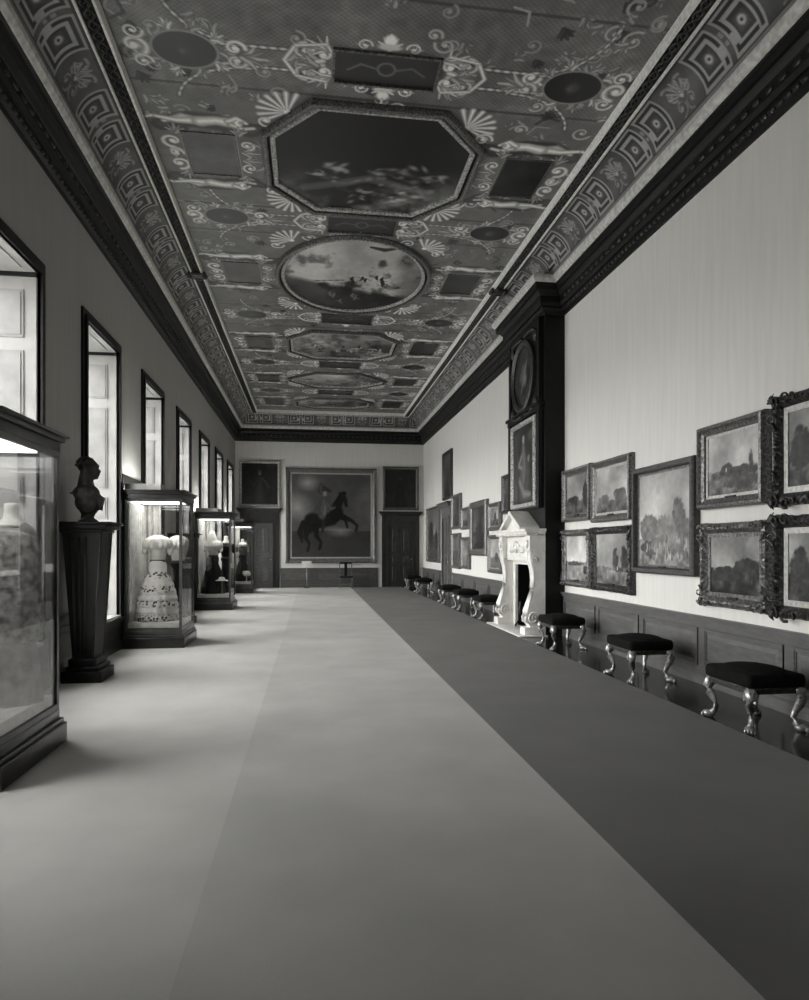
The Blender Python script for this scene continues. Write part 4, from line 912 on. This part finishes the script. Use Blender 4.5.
def make_case(y0, y1, label, farsolid=False):
    r = thing('display_case', label, 'display case', ((CXA + CXB) / 2, (y0 + y1) / 2, 0.014), 0, 'glazed costume cases beside the windows')
    w, d = (CXB - CXA) / 2, (y1 - y0) / 2; zt = 2.48; z0 = .29
    b = MB(); b.bbox(-w - .02, w + .05, -d - .05, d + .05, 0, .17, .01); b.build('plinth', M['cased'], r)
    b = MB(); b.bbox(-w - .01, w + .03, -d - .03, d + .03, .17, .21, .008); b.bbox(-w, w + .005, -d - .005, d + .005, .21, z0, .006); b.build('base_moulding', M['case'], r)
    for gx in (-1, 1):
        for gy in (-1, 1): b = MB(); b.box(gx * w - .022 - gx * .022, gx * w + .022 - gx * .022, gy * d - .022 - gy * .022, gy * d + .022 - gy * .022, z0, zt); b.build('corner_post', M['case'], r)
    for za, zb in ((z0, z0 + .045), (zt - .04, zt)):
        for gy in (-1, 1): MB().box(-w + .044, w - .044, gy * (d - .015) - .015, gy * (d - .015) + .015, za, zb).build('glazing_bar', M['case'], r)
        MB().box(w - .03, w, -d + .044, d - .044, za, zb).build('glazing_bar', M['case'], r)
    b = MB(); b.bbox(-w - .01, w + .01, -d - .01, d + .01, zt, zt + .09, .008); b.bbox(-w - .03, w + .04, -d - .04, d + .04, zt + .09, zt + .13, .01); b.bbox(-w - .03, w + .07, -d - .07, d + .07, zt + .13, zt + .155, .01)
    b.build('cornice', M['cased'], r)
    b = MB()
    b.box(-w + .044, w - .044, -d + .012, -d + .016, z0 + .045, zt - .04); ga = b.build('glass', M['glass'], r)
    MB().box(w - .016, w - .012, -d + .044, d - .044, z0 + .045, zt - .04).build('glass', M['glass'], r)
    MB().box(-w + .044, w - .044, d - .016, d - .012, z0 + .045, zt - .04).build('glass', M['glass'], r)
    MB().box(-w, -w + .012, -d + .044, d - .044, z0, zt).build('back_panel', M['linen'], r)
    MB().box(-w + .03, w - .04, -d + .04, d - .04, z0, .42).build('stage', M['linen'], r)
    drape_mesh(-w + .07, -d + .06, -w + .07, d - .06, .42, zt - .05, 7, .03, int(y0)).build('side_curtain', M['drape'], r)
    drape_mesh(-w + .08, d - .07, -w + .36, d - .07, .42, zt - .05, 3, .025, int(y0)).build('end_curtain', M['drape'], r)
    lb = MB(); lb.box(-w + .1, w - .1, -d + .03, -d + .10, zt - .06, zt - .045); lb.build('lamp_strip', M['tube'], r)
    MB().box(-w + .1, w - .1, -d + .20, d - .2, zt - .03, zt - .015).build('lamp_panel', M['tube'], r)
    # lamp housing standing on the case, open towards the wall
    h = MB(); x0, x1 = -w - .01, w - .35; h.box(x0, x1, -d + .05, -d + .07, zt + .155, zt + .26); h.box(x0, x1, d - .07, d - .05, zt + .155, zt + .26); h.box(x1 - .02, x1, -d + .07, d - .07, zt + .155, zt + .26)
    h.build('lamp_housing', M['white'], r)
    MB().tube([(x0 + .15, -d + .1, zt + .2), (x0 + .15, d - .1, zt + .2)], .02, 8).build('lamp_tube', M['tube2'], r)
    MB().tube([(x0 + .35, -d + .1, zt + .2), (x0 + .35, d - .1, zt + .2)], .02, 8).build('lamp_tube', M['tube2'], r)
    return r
make_case(4.95, 6.10, 'nearest tall glazed costume case, cut by the left picture edge')
make_case(11.62, 12.74, 'tall glazed case holding the pale flounced ball gown')
make_case(18.5, 19.62, 'glazed case holding the white blouse over a black skirt')
make_case(25.2, 26.3, 'farthest glazed case near the left end door with dark cloak inside')
# black board added for the dark shade on the wall behind a case
for (y0, y1, n_) in ((11.6, 12.95, 'second case from the front'), ):
    tag(MB().bbox(XL + .022, XL + .05, y0, y1, .014, 2.9, .006).build('shade_board', M['black']), 'tall black board put in as the shade on the wall behind the ' + n_, 'board')

# mannequins
def ripf(n, amp, z_hi, seed=0):
    def f(a, z):
        t = max(0, min(1, (z_hi - z) / z_hi)); return amp * t * (math.sin(n * a + seed) + .5 * math.sin(2 * n * a + 1.3 * z * 4 + seed))
    return f
def mannequin(label, cat, loc, skirt_m, top_m, rz=0, H=1.62, rs=.36, tiers=False, sleeves=True, name='dressed_mannequin', neck=True, group=None, train=None):
    r = thing(name, label, cat, loc, rz, group)
    zw = H * .64
    pr = [(rs * .98, .0), (rs, .03)]
    if tiers:
        for q in range(7):
            z_ = .03 + q * .105; ra = rs * (1.02, 1.0, .97, .93, .86, .76, .64)[q]
            pr += [(ra, z_ + .005), (ra * .985, z_ + .05), (ra * .93, z_ + .095), (ra * .90, z_ + .1)]
    else: pr += [(rs * .93, .2), (rs * .82, .4), (rs * .7, .6)]
    pr += [(rs * .42, zw - .22), (.15, zw - .07), (.115, zw)]
    MB().lathe(pr, (0, 0, 0), 96, ripple=ripf(13 if tiers else 9, .045, zw, 1.)).build('skirt', skirt_m, r)
    b = MB(); b.lathe([(.11, zw - .02), (.118, zw + .03), (.14, zw + .12), (.175, zw + .22), (.185, zw + .30), (.18, zw + .36), (.15, zw + .40), (.10, zw + .43), (.05, zw + .445), (.005, zw + .45)], (0, 0, 0), 40, 1.0, .72)
    b.ell((-.07, -.1, zw + .27), (.075, .07, .08)); b.ell((.07, -.1, zw + .27), (.075, .07, .08)); b.build('bodice', top_m, r, remesh=.012)
    if sleeves:
        for g in (-1, 1):
            b = MB(); b.ell((g * .19, 0, zw + .27), (.07, .085, .11)); b.ell((g * .205, -.01, zw + .17), (.055, .065, .08)); b.ell((g * .17, .0, zw + .33), (.06, .08, .06)); b.build('sleeve', top_m, r, remesh=.014)
    if tiers or (top_m is M['linen'] and sleeves):
        MB().lathe([(.15, zw + .2), (.225, zw + .215), (.235, zw + .27), (.20, zw + .36), (.15, zw + .41), (.13, zw + .40)], (0, 0, 0), 64, 1., .82, ripple=lambda a, z: .07 * math.sin(15 * a) * (1 if z < zw + .3 else .3)).build('bertha_collar', top_m, r)
        MB().lathe([(.13, zw - .03), (.128, zw + .0), (.13, zw + .02)], (0, 0, 0), 32, 1., .85).build('sash', M['dgrey'], r)
    if neck:
        MB().lathe([(.14, zw + .38), (.11, zw + .42), (.062, zw + .46), (.052, zw + .53), (.055, zw + .575), (.03, zw + .585)], (0, 0, 0), 24).build('neck', M['skin'], r)
    return r
mannequin('headless figure in a pale off-shoulder gown with flowered flounces', 'mannequin', (-2.62, 12.05, .435), M['dress'], M['linen'], H=1.60, rs=.35, tiers=True, neck=False)
mannequin('second pale gown half hidden behind the flounced ball gown', 'mannequin', (-2.36, 12.50, .435), M['dblack'], M['linen'], H=1.6, rs=.15, neck=False, sleeves=False)
m1 = mannequin('headless bust form in grey silk with lace collar in the nearest case', 'mannequin', (-2.395, 5.80, .435), M['dgrey'], M['dgrey'], H=1.6, rs=.225, sleeves=False)
cpe = MB().lathe([(.30, .5), (.29, .8), (.285, 1.1), (.265, 1.25), (.235, 1.34), (.16, 1.42), (.09, 1.46)], (0, 0, 0), 48, .8, .72, ripple=ripf(11, .05, 1.5)); cpe.build('lace_cape', mat('grey_lace', .5, .8, .2, var=.5, scale=16), m1)
m3 = mannequin('figure in white blouse and veil over a full black skirt', 'mannequin', (-2.66, 18.98, .435), M['dblack'], M['linen'], H=1.62, rs=.32)
vl = MB().lathe([(.16, 1.18), (.17, 1.35), (.13, 1.5), (.09, 1.62), (.06, 1.7), (.01, 1.73)], (-.03, 0, 0), 32, ripple=ripf(7, .08, 1.8)); vl.build('veil', M['linen'], m3)
ap = MB().lathe([(.07, .62), (.08, .8), (.05, 1.0)], (-.1, -.16, 0), 16, 1, .5); ap.build('ribbon', M['dgrey'], m3)
mannequin('black gowned figure at the room side of the white-bloused one', 'mannequin', (-2.36, 19.3, .435), M['dblack'], M['dblack'], H=1.56, rs=.19)
hs = thing('hat_stand', 'small stand carrying a white hat inside the third case', 'stand', (-2.40, 18.72, .434))
MB().lathe([(.09, 0), (.09, .015), (.015, .03), (.015, .33), (.05, .35)], (0, 0, 0), 20).build('post', M['dgrey'], hs)
tag(MB().lathe([(.165, 0), (.17, .012), (.09, .035), (.075, .09), (.03, .105)], (-2.40, 18.72, .79), 28, 1., .8).build('sun_hat', M['linen']), 'white wide-brimmed hat on the small stand in the third case', 'hat')
m4 = mannequin('figure in a dark cloak with white collar in the farthest case', 'mannequin', (-2.55, 25.8, .435), M['dblack'], M['dgrey'], H=1.55, rs=.28)
MB().lathe([(.2, 1.3), (.15, 1.4), (.1, 1.45), (.05, 1.47)], (0, 0, 0), 24, ripple=ripf(7, .1, 1.5)).build('collar', M['linen'], m4)
fn = MB()
for k_ in range(9):
    a = k_ * .7; fn.ell((.08 * math.cos(a), .05 * math.sin(a), .27 + .03 * (k_ % 3)), (.08, .06, .07), 8)
fn.lathe([(.06, 0), (.06, .01), (.012, .03), (.012, .25)], (0, 0, 0), 12)
o = fn.build('plume', M['linen']); o.location = (-2.37, 25.5, .434); tag(o, 'white feathery plume on a short stem in the farthest case', 'plume')
bx_ = MB().bbox(-.16, .16, -.12, .12, 0, .2, .012).build('display_block', M['linen']); bx_.location = (-2.45, 5.17, .434); tag(bx_, 'low white block on the floor of the nearest case', 'block')

# ================================================================== BUSTS on pedestals
def make_pedestal(label, y):
    r = thing('pedestal', label, 'pedestal', (-2.80, y, .014), 0, 'dark pedestals on the window piers')
    b = MB(); b.bbox(-.24, .24, -.27, .27, 0, .14, .012); b.bbox(-.2, .2, -.25, .25, .14, .2, .02); b.bbox(-.17, .17, -.24, .24, .2, .3, .03); b.build('base', M['wood_b'], r)
    b = MB(); b.prism([(-.12, .3), (.12, .3), (.22, 1.86), (-.24, 1.86)], 'y', -.22, .22); b.build('shaft', M['wood_b'], r)
    b = MB()
    for g in (-1, 1): b.tube([(.12, g * .215, .3), (.22, g * .215, 1.86)], .014, 6)  # paler edge beads, the shaft's edge highlight put into their colour
    for q in (-.12, -.04, .04): b.tube([(q * .7, -.225, .36), (q, -.225, 1.8)], .012, 6)
    b.build('shaft_reeding', mat('highlight_oak', .17, .35, .5, var=.2), r)
    b = MB(); b.bbox(-.26, .25, -.25, .25, 1.86, 1.9, .01); b.bbox(-.29, .30, -.29, .29, 1.9, 1.96, .012); b.bbox(-.3, .36, -.32, .32, 1.96, 1.99, .008); b.build('cap', M['wood_b'], r)
    return r
make_pedestal('black tapering pedestal carrying the stone bust between the nearest two windows', 8.98)
make_pedestal('black pedestal almost hidden behind the ball gown case', 15.4)
def make_bust(label, loc):
    r = thing('bust', label, 'bust', loc)
    b = MB(); b.lathe([(.115, 0), (.12, .02), (.1, .035), (.07, .055), (.065, .08), (.09, .1)], (0, 0, 0), 28); b.build('socle', M['bust'], r)
    b = MB()       # faces +X, profile to the camera
    b.ell((.005, 0, .69), (.115, .082, .125), 20); b.ell((.05, 0, .63), (.07, .062, .085), 16); b.ell((-.035, 0, .72), (.10, .088, .095), 16)
    b.ell((.085, 0, .575), (.04, .035, .03), 12); b.ell((.132, 0, .65), (.022, .014, .032), 10); b.ell((.12, 0, .605), (.018, .028, .016), 10); b.ell((.1, 0, .715), (.032, .055, .03), 12)
    b.tube([(-.01, 0, .64), (-.03, 0, .53), (-.03, 0, .42)], [.085, .09, .11], 16)
    for g in (-1, 1):
        b.ell((-.01, g * .085, .66), (.024, .014, .032), 8); b.ell((-.02, g * .15, .36), (.12, .1, .1), 14); b.ell((.0, g * .12, .25), (.13, .09, .13), 12)
    b.ell((-.02, 0, .37), (.155, .17, .12), 18); b.ell((.03, 0, .27), (.15, .16, .14), 16); b.ell((-.0, 0, .16), (.11, .11, .08), 14)
    b.build('head_and_shoulders', M['bust'], r, remesh=.009)
    b = MB()
    for k_ in range(5): y = -.2 + k_ * .08; b.tube([(-.15, y, .42 - abs(y) * .3), (.02, y * .95, .43 - abs(y) * .4), (.15, y * .7 + .03, .31), (.13, y * .4 + .04, .16)], [.014, .026, .024, .014], 8)
    b.build('drapery', M['bust'], r)
    b = MB()
    for k_ in range(36):
        a = random.uniform(0, 2 * PI); t_ = random.uniform(.05, 1.); v_ = Vector((-.03 + .11 * math.cos(a) * math.sin(t_ * 1.6), .088 * math.sin(a) * math.sin(t_ * 1.6), .725 + .1 * math.cos(t_ * 1.6)))
        if v_.x > .055 and v_.z < .76: continue
        b.ell(v_, (.022, .02, .018), 7)
    b.build('hair', M['bust'], r)
    return r
make_bust('dark stone bust of a man in drapery facing into the room, beside the nearest case', (-2.80, 8.98, 2.004))

# ================================================================== small things by the end wall
sg = thing('sign_stand', 'small white notice on a slim stand before the rider painting', 'sign', (-.18, 28.3, .014))
MB().lathe([(.13, 0), (.13, .012), (.02, .03), (.012, .06)], (0, 0, 0), 20).build('base', M['black'], sg)
MB().tube([(0, 0, .05), (0, 0, .92)], .011, 8).build('post', M['gilt'], sg)
MB().bbox(-.2, .2, -.012, .008, .9, 1.12, .004).build('notice', M['paper'], sg)
ch = thing('side_chair', 'dark open-backed chair standing under the rider painting', 'chair', (1.45, 28.1, .014))
b = MB(); b.bbox(-.27, .27, -.22, .22, .43, .49, .015); b.build('seat', M['wood_b'], ch)
for gx in (-1, 1):
    MB().box(gx * .25 - .018, gx * .25 + .018, -.22, -.185, 0, .43).build('leg', M['giltd'], ch)
    MB().box(gx * .25 - .018, gx * .25 + .018, .185, .22, 0, 1.08).build('leg', M['giltd'], ch)
MB().box(-.232, .232, -.21, -.19, .12, .15).box(-.232, .232, .19, .21, .12, .15).build('stretcher', M['giltd'], ch)
MB().box(-.232, .232, .19, .215, 1.0, 1.07).box(-.06, .06, .19, .212, .49, 1.0).build('backrest', M['wood_b'], ch)
